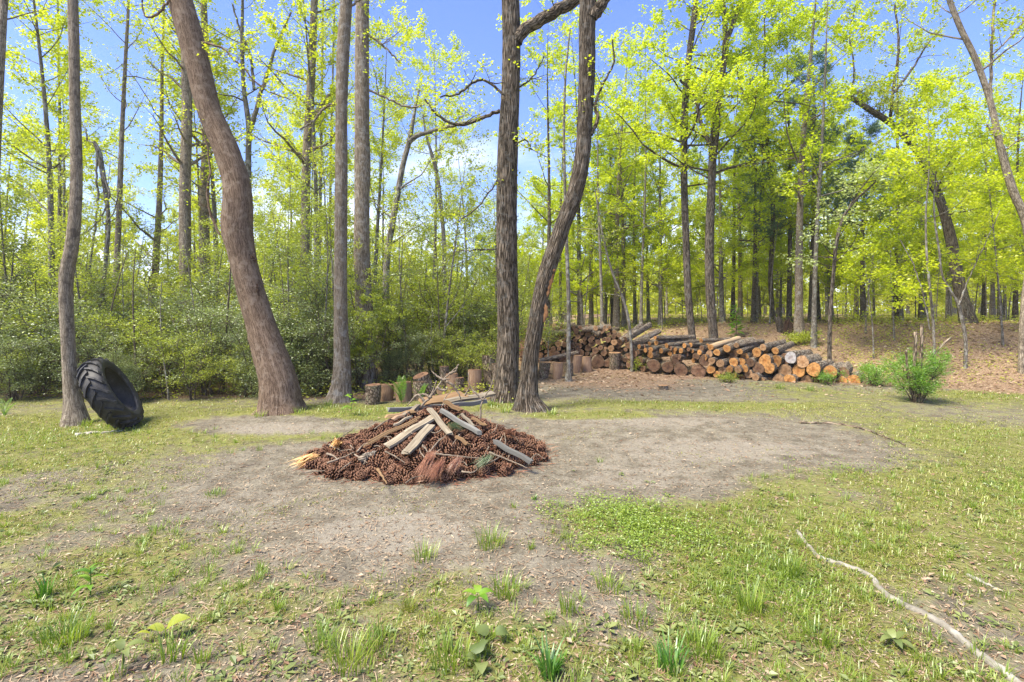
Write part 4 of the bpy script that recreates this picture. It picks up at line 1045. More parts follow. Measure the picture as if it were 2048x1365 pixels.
RIGHT = {
 'bottom row': [(820, 492, 32), (955, 500, 32), (1065, 492, 26), (1110, 516, 24), (1165, 516, 22), (1230, 510, 38), (1310, 514, 40), (1440, 516, 38), (1522, 522, 45), (1612, 517, 40), (1700, 520, 32), (1785, 520, 42)],
 'second row': [(780, 470, 24), (908, 482, 20), (1015, 470, 30), (1280, 450, 48), (1380, 445, 46), (1490, 437, 48), (1610, 450, 42), (1705, 465, 42)],
 'third row': [(738, 437, 30), (822, 440, 28), (875, 435, 26), (936, 437, 25), (985, 430, 26), (1084, 428, 40), (1165, 428, 38)],
 'fourth row': [(745, 372, 25), (806, 392, 28), (905, 385, 32), (960, 383, 28), (1026, 386, 30), (1135, 370, 42), (1214, 375, 40), (1408, 380, 42)],
 'upper row': [(725, 325, 26), (782, 312, 24), (905, 322, 30), (985, 345, 30), (1075, 310, 32), (1130, 300, 20), (1210, 300, 24)],
}
WORD = ['first', 'second', 'third', 'fourth', 'fifth', 'sixth', 'seventh', 'eighth', 'ninth', 'tenth', 'eleventh', 'twelfth']
k = 0
for row, items in RIGHT.items():
    for i, (cx, cy, r) in enumerate(items):
        p, Y = stack_pt(cx, cy, lrng.uniform(-.12, .12) + (.1 if 'upper' in row else 0)); rad = r / 3.657 * Y / F * 1.04
        ax = np.array([.66 + lrng.normal() * .05, .75, lrng.normal() * .02 + (.05 if row == 'upper row' else .01)])
        cut = lrng.choice(['cut_orange', 'cut_tan', 'cut_brown'], p=[.66, .2, .14])
        put_log('log', f'orange ended log, {WORD[i]} from the left in the {row} of the right stack', 'logs of the right stack', p, ax, rad, lrng.uniform(1.0, 1.35), k % 6, cut=cut, roll=lrng.uniform(0, 6)); k += 1
# second layer filling the stack behind the visible ends
for i in range(34):
    cx = lrng.uniform(800, 1600); cy = lrng.uniform(min(470, max(340, 340 + (cx - 1250) * .42)), 490)
    p, Y = stack_pt(cx, cy, .25 + lrng.uniform(0, .2))
    put_log('log', 'shadowed log in the gaps behind the ends of the right stack', 'logs deep in the right stack', p, np.array([.66, .75, .0]), lrng.uniform(.10, .14), 1.0, k % 6, cut='cut_brown'); k += 1
SPECIAL = [
 ('peeled_log', 'pale peeled log lying highest on the right stack', (738, 274, 23), (.80, .6, .14), 1.2, 'peeled', 'cut_orange'),
 ('log', 'grey weathered ended log near the top right of the right stack', (1322, 350, 42), (.7, .7, .0), 1.2, 'bark_log', 'cut_grey'),
 ('log', 'forked top log with reddish end above the grey ended log', (668, 225, 17), (.9, .43, .0), .95, 'bark_log', 'cut_orange'),
 ('log', 'rounded log under the pale peeled log with bright end', (855, 283, 28), (.74, .67, .1), 1.3, 'bark_log', 'cut_orange'),
 ('log', 'small bright ended log beside the peeled log', (925, 260, 20), (.8, .6, .05), 1.1, 'bark_log', 'cut_tan'),
 ('log', 'long log with thick bark under the peeled log tip', (950, 305, 22), (.75, .66, .12), 1.2, 'bark_log', 'cut_orange'),
 ('log', 'lichen grey topmost log toward the right end', (1120, 275, 24), (.75, .66, .08), 1.1, 'bark_log', 'cut_tan'),
 ('log', 'long dark barked log lying over the middle of the stack', (470, 305, 19), (.85, .52, .08), 1.0, 'bark_log', 'cut_orange'),
 ('log', 'long log with orange end left over the big rounds', (440, 320, 19), (.85, .52, .05), .9, 'bark_log', 'cut_orange'),
 ('log', 'light orange ended log above the second big round', (375, 300, 19), (.85, .52, .02), .9, 'bark_log', 'cut_orange'),
 ('log', 'short log resting behind the topmost thin logs', (350, 206, 16), (.92, .38, .0), 1.1, 'bark_log', 'cut_orange'),
]
for nm, lb, (cx, cy, r), ax, L_, bark, cut in SPECIAL:
    p, Y = stack_pt(cx, cy, .05); put_log(nm, lb, 'logs of the right stack', p, ax, r / 3.657 * Y / F, L_, k % 6, bark, cut, roll=lrng.uniform(0, 6)); k += 1
SMALL = [(215, 270, 16), (250, 265, 15), (290, 247, 15), (340, 242, 18), (332, 205, 13), (415, 262, 17), (445, 282, 15), (480, 290, 14), (590, 257, 17), (575, 290, 15), (602, 302, 15), (655, 312, 19), (672, 280, 19), (716, 262, 15), (622, 338, 20), (612, 370, 18), (295, 330, 26), (330, 322, 22), (520, 300, 18), (545, 262, 17),
         (260, 296, 16), (300, 290, 18), (640, 345, 18), (690, 350, 26), (560, 325, 18), (505, 345, 20), (455, 345, 18)]
for cx, cy, r in SMALL:
    p, Y = stack_pt(cx, cy, lrng.uniform(-.05, .15)); put_log('log', 'thin orange ended log heaped between the big rounds and the right stack', 'thin logs left of the right stack', p, np.array([.85 + lrng.normal() * .06, .5, lrng.normal() * .05]), r / 3.657 * Y / F * 1.05, lrng.uniform(.8, 1.2), k % 6, cut='cut_orange' if lrng.random() < .7 else 'cut_brown', roll=lrng.uniform(0, 6)); k += 1
for (cx, cy, r), lb in zip([(648, 447, 50), (516, 440, 48), (425, 418, 42), (318, 408, 46), (490, 362, 38), (690, 372, 38)],
        ['big sawn round at the left foot of the right stack', 'big brown round with pale lower face', 'big round on edge seen nearly from the side', 'leftmost big round with deep dark bark', 'reddish round lying on the big rounds', 'dark round wedged under the thin logs']):
    p, Y = stack_pt(cx, cy, -.05); put_log('log_round', lb, 'big rounds under the log stack', p, np.array([.25, .95, .0]), r / 3.657 * Y / F, .42, k % 6, 'bark_old', 'cut_brown', 'log round', roll=lrng.uniform(0, 6)); k += 1
for i in range(30):      # dark split pieces in the corner between the two stacks
    px, py = lrng.uniform(1238, 1292), lrng.uniform(686, 738); Y = 12.9 - (px - 1240) / 60 * .5
    put_log('split_log', 'dark split piece heaped in the corner between the stacks', 'split pieces in the stack corner', wp(px, py, Y), np.array([.7 + lrng.normal() * .25, .6, lrng.normal() * .12]), lrng.uniform(.045, .085), .6, k % 6, 'bark_old', 'cut_brown', 'firewood', roll=lrng.uniform(0, 6)); k += 1
for i, (px, py, ax) in enumerate([(1240, 676, (.6, .5, .35)), (1250, 672, (.7, .5, .35)), (1262, 682, (.8, .4, .3)), (1272, 690, (.8, .4, .25))]):
    put_log('log', 'slanting bark covered log on the stack corner', 'slanting logs on the corner', wp(px, py + 8, 12.9), ax, .085, 1.0, k % 6, 'bark_log', 'cut_brown'); k += 1
# rear stack, packed from the ground up
A = wp(1040, 0, 14.3); B = wp(1246, 0, 13.3)
dirv = unit(np.array([B[0] - A[0], B[1] - A[1]])); LEN = math.hypot(B[0] - A[0], B[1] - A[1])
placed = []
for i in range(170):
    big = len(placed) < 10
    r = lrng.uniform(.11, .155) if big else lrng.choice([lrng.uniform(.038, .055), lrng.uniform(.05, .072), lrng.uniform(.06, .095)])
    best = None
    for u in np.linspace(r, LEN - r, 60) + lrng.uniform(-.02, .02):
        z = r
        for (uu, zz, rr) in placed:
            d = abs(u - uu)
            if d < r + rr: z = max(z, zz + math.sqrt((r + rr) ** 2 - d * d))
        top = 1.03 - .25 * max(0, (u / LEN - .88)) / .12 - .16 * max(0, .25 - u / LEN) / .25
        if z + r > top + .04: continue
        sc = z + lrng.uniform(0, .03)
        if best is None or sc < best[0]: best = (sc, u, z)
    if best is None: continue
    placed.append((best[1], best[2], r))
for u, z, r in placed:
    x, y = A[0] + dirv[0] * u, A[1] + dirv[1] * u
    zg = float(gz(x, y))
    third = 'left part' if u < LEN * .3 else 'middle' if u < LEN * .55 else 'right of the middle' if u < LEN * .78 else 'right end'
    lab = ('thick brown round in the foot' if r > .108 else 'thin brown ended log low' if z < .35 else 'thin brown ended log at mid height' if z < .65 else 'thin brown ended log high up') + f' in the rear stack, {third}'
    put_log('log', lab, 'rounds in the foot of the rear stack' if r > .108 else 'thin logs of the rear stack', (x + lrng.normal() * .02, y + lrng.uniform(-.1, .1), zg + z - .02), np.array([.2 + lrng.normal() * .12, 1, lrng.normal() * .03]), r * .99, 1.5, k % 6, 'bark_old', 'cut_tan' if lrng.random() < .45 and z > .4 else 'cut_brown', roll=lrng.uniform(0, 6)); k += 1
for i, (a, b, lb) in enumerate([((1165, 660), (1205, 656), 'pale crooked branch on top of the rear stack'), ((1178, 658), (1200, 668), 'short pale branch slanting down the rear stack top'), ((1085, 668), (1140, 664), 'grey branch lying on the left top of the rear stack'), ((1200, 656), (1222, 652), 'greenish log topping the rear stack')]):
    p0, p1 = wp(*a, 13.6), wp(*b, 13.5)
    put_log('log', lb, 'branches on the rear stack', p0, p1 - p0, .075, float(np.linalg.norm(p1 - p0)), i, 'bark_log', 'cut_tan')
for i, (px, py) in enumerate([(1048, 690), (1050, 715), (1046, 735), (1043, 705)]):
    put_log('log', 'log end showing between the dark oak and the curved trunk', 'logs behind the twin trunks', wp(px, py, 13.8), (.3, 1, 0), .11, .9, i, 'bark_old', 'cut_brown')

# upright sawn rounds ringed round the clearing
def upright(name, label, px, ytop, ybot, w, v, bark='bark_old', cut='cut_brown', tilt=(0, 0), Y=None):
    b = gpt(px, ybot) if Y is None else None
    if b is None: b = np.array([(px - CX) * Y / F, Y, float(gz((px - CX) * Y / F, Y))])
    r = w / 2 * b[1] / F; h = (ybot - ytop) * b[1] / F
    from mathutils import Matrix
    mb, mc = log_variant(v, bark, cut)
    o = link(name, mb); tag(o, label, 'log round', 'upright rounds round the clearing')
    ax = unit(np.array([tilt[0], tilt[1], -1.0]))
    s = unit(np.cross(np.array([0, 1., 0]), ax)); u = np.cross(ax, s)
    p = b - ax * h
    o.matrix_world = Matrix(((s[0] * r, u[0] * r, ax[0] * (h + .05), p[0]), (s[1] * r, u[1] * r, ax[1] * (h + .05), p[1]), (s[2] * r, u[2] * r, ax[2] * (h + .05), p[2]), (0, 0, 0, 1)))
    link('cut_end', mc, o)
    return o
UP = [('upright round half covered by lichen, left of the ferns', 748, 770, 808, 31), ('brown upright round right behind the ferns', 806, 766, 802, 36), ('upright round between the ferns and the tilted round', 838, 765, 800, 26),
      ('upright round whose pale mossy top tilts to the viewer', 858, 746, 792, 32), ('ragged broken upright round with spiky top', 889, 734, 782, 20), ('low reddish upright round in the shadow', 920, 756, 787, 19), ('tall split faced upright round', 949, 740, 784, 28), ('tallest upright round, close by the dark oak trunk', 978, 712, 780, 27),
      ('shadowed upright round between the lichened round and the ferns', 774, 770, 802, 27), ('stout upright round beside the ragged broken one', 905, 748, 785, 24), ('reddish upright round touching the dark oak trunk', 995, 728, 782, 22),
      ('dark barked upright round right of the curved trunk', 1087, 725, 758, 24), ('split upright round with bright cleft', 1115, 726, 757, 22), ('low upright round behind the thin pole tree', 1136, 726, 752, 20), ('tall split upright round right of the pole tree', 1151, 711, 746, 22), ('squat upright round with bark at its right edge', 1171, 714, 743, 22), ('broad upright round standing before the stack corner', 1229, 706, 739, 25)]
for i, (lb, px, yt, yb, w) in enumerate(UP):
    bk_ = 'split' if i in (1, 6, 8, 9, 12, 14, 15) else 'bark_old'
    upright('upright_round', lb, px, yt, yb, w, i % 6, bk_, 'cut_tan' if i > 10 else 'cut_brown', tilt=((.35, .25) if i == 3 else (lrng.normal() * .04, lrng.normal() * .04)))
for i, (px, py, r, lb) in enumerate([(1196, 724, 13, 'grey round lying on its side between two upright rounds'), (1214, 727, 7, 'small round on its side beside the broad upright round')]):
    Y = 13.0; put_log('log_round', lb, 'upright rounds round the clearing', wp(px, py, Y), (.1, 1, 0), r * Y / F, .35, i, 'bark_old', 'cut_brown', 'log round')
p0, p1 = wp(1078, 722, 12.0), wp(1156, 706, 12.4)
put_log('log', 'long thin pole log laid across the upright rounds', None, p0, p1 - p0, .055, float(np.linalg.norm(p1 - p0)), 2, 'bark_log', 'cut_tan')
upright('cut_stump', 'low pale cut stump in the trodden clearing', 1326, 771, 779, 20, 1, 'bark_log', 'cut_tan')
for i, (px, py, w, h, lb) in enumerate([(1577, 668, 15, 38, 'jagged rotten snag stump on the leafy rise'), (1563, 664, 12, 42, 'leaning dead stump beside the rotten snag')]):
    g = Geo(); r_ = np.random.default_rng(60 + i); b = gpt(px, py); S = 14; rad = w / 2 * b[1] / F; hh = h * b[1] / F
    th = np.linspace(0, 2 * math.pi, S, endpoint=False); V = []
    for t in (0, .3, .6, 1.0):
        for j in range(S):
            rr = rad * (1.25 - .35 * t) * (1 + .15 * r_.normal()); zt = hh * t * (1 - (.5 * r_.random() if t == 1 else 0)) - .05
            V.append([rr * math.cos(th[j]) - .25 * i * zt, rr * math.sin(th[j]), zt])
    ii = np.arange(3)[:, None] * S; j = np.arange(S)[None]; j2 = (j + 1) % S
    g.add(np.array(V), [np.stack([ii + j, ii + j2, ii + S + j2, ii + S + j], -1).reshape(-1, 4), np.array([[3 * S + q for q in range(S)]])])
    o = link('rotten_stump', g.mesh('rotten_stump', [M['bark_dark'] if i else M['hollow']], smooth=False)); o.location = b; tag(o, lb, 'stump', 'dead stumps on the rise')

# ------------------------------------------------------------------ heap of pine cones, boards and sticks
HC = np.array([-.86, 5.42]); HRX, HRY, HH = 1.17, .95, .45
def heap_z(x, y):
    d = np.sqrt(((x - HC[0] - .08) / HRX) ** 2 + ((y - HC[1]) / HRY) ** 2)
    return HH * np.clip(1 - d, 0, 1) ** 1.0 * (1 + .16 * np.sin(5 * x + 2) * np.cos(6 * y)) + gz(x, y)

def cone_mesh(seed):
    r = np.random.default_rng(seed); g = Geo()
    n = 46; Lc = 1.0
    for i in range(n):
        t = (i + .5) / n
        z = -.5 + t
        rad = .16 * math.sin(math.pi * min(1, t * .85 + .12)) ** .7 + .02
        ln = (.30 * math.sin(math.pi * min(1, .18 + t * .8)) ** .8 + .03) * r.uniform(.9, 1.1)
        a = i * 2.39996; el = math.radians(-18 + 75 * t + r.normal() * 5)
        d = np.array([math.cos(a) * math.cos(el), math.sin(a) * math.cos(el), math.sin(el)])
        s = np.array([-math.sin(a), math.cos(a), 0]); u = np.cross(d, s)
        if u[2] < 0: u = -u
        b = np.array([math.cos(a) * rad * .5, math.sin(a) * rad * .5, z])
        w = .15 * (1 - .35 * t); th = .05
        e = b + d * (ln + rad * .5)
        m_ = b + d * (ln + rad * .5) * .78
        V = np.array([b - s * w * .35, b + s * w * .35, m_ + s * w + u * th, m_ - s * w + u * th, e + u * th * .3, m_ + s * w - u * th, m_ - s * w - u * th])
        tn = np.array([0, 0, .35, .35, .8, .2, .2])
        g.add(V, [np.array([[0, 1, 2, 3]]), np.array([[3, 2, 4], [2, 5, 4], [5, 6, 4], [6, 3, 4]]), np.array([[0, 3, 6, 6], [0, 6, 5, 1], [1, 5, 2, 2]])[1:2]], tint=tn)
    K, S = 6, 7
    zz = np.linspace(-.5, .45, K); th = np.linspace(0, 2 * math.pi, S, endpoint=False)
    V = np.array([[.15 * math.sin(math.pi * (k_ + .6) / (K + .4)) * math.cos(t), .15 * math.sin(math.pi * (k_ + .6) / (K + .4)) * math.sin(t), zz[k_]] for k_ in range(K) for t in th])
    i = np.arange(K - 1)[:, None] * S; j = np.arange(S)[None]; j2 = (j + 1) % S
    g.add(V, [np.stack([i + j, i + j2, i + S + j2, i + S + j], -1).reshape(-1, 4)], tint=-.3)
    return g.mesh('pine_cone', [M['cone']], smooth=False)

crng = np.random.default_rng(21)
cmesh = [cone_mesh(400 + i) for i in range(4)]
pts = []
tries = 0
while len(pts) < 330 and tries < 60000:
    tries += 1
    a = crng.uniform(0, 6.2832); q = math.sqrt(crng.random()) * 1.0
    x, y = HC[0] + HRX * q * math.cos(a), HC[1] + HRY * q * math.sin(a)
    if y > HC[1] + .55: continue
    md = .082 if y < HC[1] + .1 else .1
    if all((x - p[0]) ** 2 + ((y - p[1]) * 1.05) ** 2 > md ** 2 for p in pts): pts.append((x, y))
pts.sort(key=lambda p: p[1])
pts = pts[:274]
for _ in range(22):      # strays round the foot
    a = crng.uniform(2.7, 6.7); q = crng.uniform(1.0, 1.07); pts.append((HC[0] + HRX * q * math.cos(a), HC[1] + HRY * q * math.sin(a)))
for i, (x, y) in enumerate(pts):
    s = crng.uniform(.082, .118)
    d = math.hypot((x - HC[0]) / HRX, (y - HC[1]) / HRY)
    o = link('pine_cone', cmesh[i % 4])
    hp = CX + F * x / y
    where = next(w for lim, w in ((665, 'at the left tip of the heap'), (715, 'by the left laths'), (770, 'left of the widest board'), (830, 'around the pale boards'), (900, 'by the red needle fans'), (960, 'below the bluish slat'), (1020, 'by the right slat end'), (9999, 'at the right tip of the heap')) if hp < lim)
    tier = 'at the foot' if d > .82 else 'on the lower slope' if d > .5 else 'near the crest'
    if y > HC[1] + .1: tier = 'on the rear side'
    lab = f'brown open pine cone {where}, {tier}'; gp = 'pine cones of the heap'
    tag(o, lab, 'pine cone', gp)
    o.location = (x, y, float(heap_z(x, y)) + s * .22 + crng.uniform(0, .02))
    o.rotation_euler = (crng.uniform(.7, 2.3), crng.uniform(-.6, .6), crng.uniform(0, 6.28)); o.scale = (s * 1.02, s * 1.02, s)
# the mass under the cones: brown needles and crumbled bark
def heap_mass():
    g = Geo(); r = np.random.default_rng(8)
    n0, n1 = 26, 56
    rr = np.linspace(0, 1.03, n0); aa = np.linspace(0, 2 * math.pi, n1, endpoint=False)
    V = []
    for q in rr:
        for a in aa:
            x, y = HC[0] + .06 + HRX * q * math.cos(a), HC[1] + HRY * q * math.sin(a)
            V.append([x, y, float(heap_z(x, y)) - .035 + r.normal() * .012 - (.05 if q > 1 else 0)])
    i = np.arange(n0 - 1)[:, None] * n1; j = np.arange(n1)[None]; j2 = (j + 1) % n1
    g.add(np.array(V), [np.stack([i + j, i + j2, i + n1 + j2, i + n1 + j], -1).reshape(-1, 4)], tint=.1)
    n = 5200
    a = r.uniform(0, 6.28, n); q = np.sqrt(r.random(n)) * 1.12
    x, y = HC[0] + HRX * q * np.cos(a), HC[1] + HRY * q * np.sin(a)
    P = np.stack([x, y, heap_z(x, y) + r.uniform(-.02, .09, n) * np.clip(1.2 - q, .1, 1)], -1)
    az = r.uniform(0, 6.28, n); D = np.stack([np.cos(az), np.sin(az), r.uniform(-.35, .35, n)], -1)
    V, Q = leaf_quads(P, D, np.tile([0, 0, 1.], (n, 1)) + r.normal(size=(n, 3)) * .4, r.uniform(.05, .18, n), r.uniform(.004, .009, n))
    g2 = Geo(); g2.add(V, [Q], tint=r.random(n).repeat(4))
    link('bark_mulch', g.mesh('bark_mulch', [M['cone']]), kind='stuff')
    link('dry_needles', g2.mesh('dry_needles', [M['needle_red']], smooth=False), kind='stuff')
heap_mass()

def cropH(x, y): return 560 + x / 3.657, 730 + y / 3.657
def heap_ray(px, py, lift=0.0):
    kx, kz = (px - CX) / F, -(py - HY) / F
    for Y in np.arange(3.6, 7.5, .01):
        if CAMH + kz * Y <= heap_z(kx * Y, Y) + lift: return np.array([kx * Y, Y, CAMH + kz * Y])
    Y = 5.6
    return wp(px, py, Y)

def plank(label, a, b, w, th, mat, seed, Ya=None, Yb=None, lift=.05, name='plank', roll=0.0):
    """a, b: ends in crop pixels (a = far end)"""
    from mathutils import Matrix
    A_ = heap_ray(*cropH(*a), lift) if Ya is None else wp(*cropH(*a), Ya)
    B_ = heap_ray(*cropH(*b), lift) if Yb is None else wp(*cropH(*b), Yb)
    d = B_ - A_; L_ = float(np.linalg.norm(d)); d = d / L_
    s = unit(np.cross(d, np.array([0, 0, 1.]))); u = np.cross(s, d)
    s, u = s * math.cos(roll) + u * math.sin(roll), u * math.cos(roll) - s * math.sin(roll)
    r = np.random.default_rng(seed); g = Geo(); K = 9; V = []
    for k_ in range(K):
        t = k_ / (K - 1) * L_; ww = w / 2 * (1 + .03 * r.normal()); sag = .006 * math.sin(k_ * 1.1 + seed)
        e = .0
        for (x, y) in ((-ww, -th / 2), (-ww + .003, th / 2), (ww - .003, th / 2), (ww, -th / 2)):
            tt = t + (r.normal() * .014 if k_ in (0, K - 1) else 0)
            V.append([x, y + sag, tt])
    i = np.arange(K - 1)[:, None] * 4; j = np.arange(4)[None]; j2 = (j + 1) % 4
    g.add(np.array(V), [np.concatenate([np.stack([i + j, i + j2, i + 4 + j2, i + 4 + j], -1).reshape(-1, 4), [[3, 2, 1, 0]], [[(K - 1) * 4 + q for q in range(4)]]])])
    o = link(name, g.mesh(name, [mat], smooth=False)); tag(o, label, 'board', 'boards on the pine cone heap')
    o.matrix_world = Matrix(((s[0], u[0], d[0], A_[0]), (s[1], u[1], d[1], A_[1]), (s[2], u[2], d[2], A_[2]), (0, 0, 0, 1)))
    return o
PB = [('widest pale board sloping down left at the heap front', (1125, 375), (775, 598), .115, .022, 'plank_grey'),
      ('short pale board with ragged end below the widest board', (1105, 440), (920, 648), .10, .02, 'plank_grey'),
      ('narrow pale board sloping right of the widest board', (1095, 322), (1240, 505), .06, .02, 'plank_grey'),
      ('bluish grey slat sloping right from the heap top', (1180, 335), (1460, 500), .045, .035, 'plank_blue'),
      ('bluish grey slat end reaching the right foot of the heap', (1570, 562), (1835, 708), .045, .035, 'plank_blue'),
      ('twin yellowish lath on the left flank, upper one', (1010, 388), (640, 560), .022, .016, 'plank_tan'),
      ('twin yellowish lath on the left flank, lower one', (1000, 405), (612, 590), .018, .016, 'plank_tan'),
      ('grey lath above the yellowish laths', (975, 368), (830, 445), .03, .02, 'plank_grey'),
      ('brown board stub under the long grey slat at left', (990, 335), (790, 378), .05, .025, 'plank_tan'),
      ('tan stub pointing at the viewer at the heap top', (1205, 268), (1325, 335), .045, .03, 'plank_tan'),
      ('short grey board scrap lying left of the tan stub', (1010, 300), (900, 372), .05, .02, 'plank_grey'),
      ('brown bark slab on the left rear of the heap', (930, 352), (820, 400), .06, .02, 'split'),
      ('narrow grey lath crossing the right flank', (1330, 360), (1420, 450), .03, .02, 'plank_grey'),
      ('brown broken slat at the middle right of the heap', (1290, 520), (1380, 585), .035, .02, 'plank_tan'),
      ('thin brown lath on the right flank', (1400, 385), (1510, 445), .025, .02, 'plank_tan')]
for i, (lb, a, b, w, th, mt) in enumerate(PB): plank(lb, a, b, w, th, M[mt], 500 + i, lift=.125)
plank('long bluish grey slat lying flat across the heap top, pointing left', (1245, 300), (790, 332), .045, .045, M['plank_blue'], 520, Ya=5.75, Yb=5.35)
plank('bluish grey slat behind the heap top, pointing right', (1240, 300), (1515, 268), .045, .045, M['plank_blue'], 521, Ya=5.7, Yb=6.0)
plank('broad brown board at the back of the heap top', (1340, 222), (1040, 275), .13, .03, M['plank_tan'], 522, Ya=6.1, Yb=5.6, roll=.5)
plank('long weathered board behind the heap reaching to the twin trunks', (1552, 212), (1210, 272), .08, .03, M['plank_grey'], 523, Ya=6.5, Yb=5.75, roll=.4)

def stick(name, label, paths, Y, r0, mat, seed, cat='stick', group='sticks on the pine cone heap', conv=cropH, ground=False, taper=.7, jit=.18):
    rr = np.random.default_rng(seed); g = Geo()
    for pth in paths:
        P, R = [], []
        n = len(pth)
        for i, p in enumerate(pth):
            px, py = conv(p[0], p[1]); yy = p[2] if len(p) > 2 else Y
            if yy is None: q = heap_ray(px, py, .105)
            elif ground: q = gpt(px, py) + np.array([0, 0, r0 * .3])
            else: q = wp(px, py, yy)
            P.append(q); R.append(r0 * (1 - taper * i / (n - 1)) * (p[3] if len(p) > 3 else 1))
        PR = spline(np.concatenate([np.array(P), np.array(R)[:, None]], 1), max(10, 5 * n))
        PR[1:-1, :3] += rr.normal(size=(len(PR) - 2, 3)) * r0 * jit
        V, f, b = tubes(PR[None, :, :3], PR[None, :, 3], 7, cap=True, rng=rr, wob=.05); g.add(V, f, bk=b)
    o = link(name, g.mesh(name, [mat])); tag(o, label, cat, group); return o
stick('dead_branch', 'tall pale forked dead branch stuck in the heap top', [[(990, 385), (1030, 310), (1090, 245), (1150, 165), (1195, 105), (1240, 65), (1310, -5)], [(1195, 110), (1150, 85), (1110, 48)], [(1195, 108), (1240, 105)], [(1150, 165), (1215, 185), (1225, 165)],
      [(1090, 245), (1120, 190), (1145, 115)], [(1215, 120), (1270, 155), (1300, 200), (1330, 265)], [(1060, 275), (1010, 220), (960, 265), (930, 300)], [(1240, 65), (1290, 40), (1300, 0)], [(1105, 240), (1050, 215), (1000, 222)]], 5.45, .016, M['stick'], 1)
stick('dead_branch', 'thin pale dead branch standing at the right of the heap top', [[(1465, 440), (1468, 360), (1472, 290), (1500, 235), (1540, 165), (1560, 100), (1570, 10)], [(1485, 262), (1440, 215), (1395, 165), (1378, 110), (1385, 50)], [(1350, 225), (1390, 160)]], 5.4, .011, M['stick'], 2)
sk = [([(1090, 640), (1160, 560), (1230, 505)], .009), ([(1120, 650), (1300, 668), (1510, 690)], .009), ([(1530, 640), (1680, 700), (1810, 755)], .010), ([(1500, 730), (1600, 680), (1640, 640)], .009), ([(770, 635), (850, 675), (915, 720)], .009), ([(345, 720), (450, 680), (545, 640)], .011),
      ([(545, 655), (600, 690), (640, 720)], .008), ([(690, 470), (780, 410), (840, 380)], .009), ([(560, 640), (620, 580), (650, 570)], .009), ([(1040, 590), (1060, 610), (1080, 640)], .012), ([(1640, 500), (1650, 560), (1640, 600)], .007), ([(460, 520), (520, 480), (550, 455)], .007),
      ([(150, 790), (250, 780), (330, 775)], .008), ([(1835, 690), (1880, 655), (1940, 690)], .008), ([(920, 865), (980, 825), (1060, 810)], .006), ([(1330, 780), (1400, 790), (1450, 760)], .009), ([(1190, 300), (1220, 225), (1260, 185)], .008), ([(360, 585), (400, 605), (435, 620)], .013), ([(345, 650), (390, 665), (420, 690)], .013)]
SL = ['middle', 'long straight yellowish front', 'right front', 'crooked pale right front', 'left front', 'pale left edge', 'short forked left', 'left upper', 'left slanting', 'stubby middle', 'small upright right', 'small far left', 'dark left ground', 'crooked right foot', 'thin curved front ground', 'curved front', 'short top', 'thick pale left', 'second thick pale left']
for q in range(26):      # more thin dead twigs tangled over the heap
    a_ = crng.uniform(0, 6.28); x0_, y0_ = crng.uniform(420, 1750), crng.uniform(430, 760)
    l_ = crng.uniform(50, 150); dx_, dy_ = l_ * math.cos(a_), l_ * math.sin(a_) * .55
    sk.append(([(x0_, y0_), (x0_ + dx_ * .5 + crng.normal() * 8, y0_ + dy_ * .5 + crng.normal() * 8), (x0_ + dx_, y0_ + dy_)], crng.uniform(.004, .008))); SL.append('thin dead twig-like')
for i, (p, r) in enumerate(sk):
    stick('stick', f'{SL[i]} stick lying on the pine cone heap', [p], None, r, M['stick'], 40 + i, group='sticks on the pine cone heap' if i < 19 else 'thin twigs on the heap')
stick('log_piece', 'short sawn branch piece with orange end in the heap', [[(600, 690), (650, 665), (700, 640)]], None, .045, M['bark_log'], 70, 'log')
stick('bark_strip', 'yellow bark strip lying before the heap foot', [[(715, 765), (745, 810), (780, 870)]], None, .016, M['plank_tan'], 71, 'bark strip')

def needle_clump(label, base, tips, mat, n, seed, ln=.26, w=.0026, lift=.15):
    r = np.random.default_rng(seed)
    b = heap_ray(*cropH(*base), lift + .03); g = Geo()
    T = np.array([heap_ray(*cropH(*t), lift * .75) for t in tips])
    u = r.random(n) * (len(T) - 1); i = np.minimum(u.astype(int), len(T) - 2); f = (u - i)[:, None]
    e = T[i] * (1 - f) + T[i + 1] * f + r.normal(size=(n, 3)) * .024
    P = b + r.normal(size=(n, 3)) * .02
    d = e - P; L_ = np.linalg.norm(d, axis=1) * r.uniform(.7, 1.05, n)
    V, Q = leaf_quads(P, d, np.tile([0, -.5, 1.], (n, 1)) + r.normal(size=(n, 3)) * .3, L_, np.full(n, w), fold=.3, wide=.5)
    g.add(V, [Q], tint=r.random(n).repeat(4))
    o = link('needle_clump', g.mesh('needle_clump', [mat], smooth=False)); tag(o, label, 'pine needles', 'needle clumps on the heap')
needle_clump('red brown fan of dry pine needles at the front of the heap', (1115, 640), [(975, 815), (1010, 830), (1060, 800), (1110, 720)], M['needle_red'], 260, 1)
needle_clump('lower red brown fan of needles touching the ground', (1190, 705), [(1060, 815), (1090, 840), (1125, 825)], M['needle_red'], 200, 2)
needle_clump('small red needle tuft right of the red fans', (1310, 680), [(1190, 770), (1220, 790), (1270, 770)], M['needle_red'], 130, 3)
needle_clump('green needle spray under the bluish slat', (1230, 440), [(1330, 420), (1360, 470), (1330, 490)], M['needle_green'], 150, 4)
needle_clump('green needle spray at the heap front', (1550, 660), [(1390, 735), (1420, 755), (1500, 740)], M['needle_green'], 90, 7)
needle_clump('orange splinters spilled at the left foot of the heap', (265, 670), [(70, 700), (80, 740), (160, 720)], M['splinter'], 90, 9, w=.012, lift=.05)
needle_clump('orange bark shreds on the left flank of the heap', (410, 590), [(390, 540), (430, 535), (460, 560)], M['splinter'], 70, 10, w=.014, lift=.12)
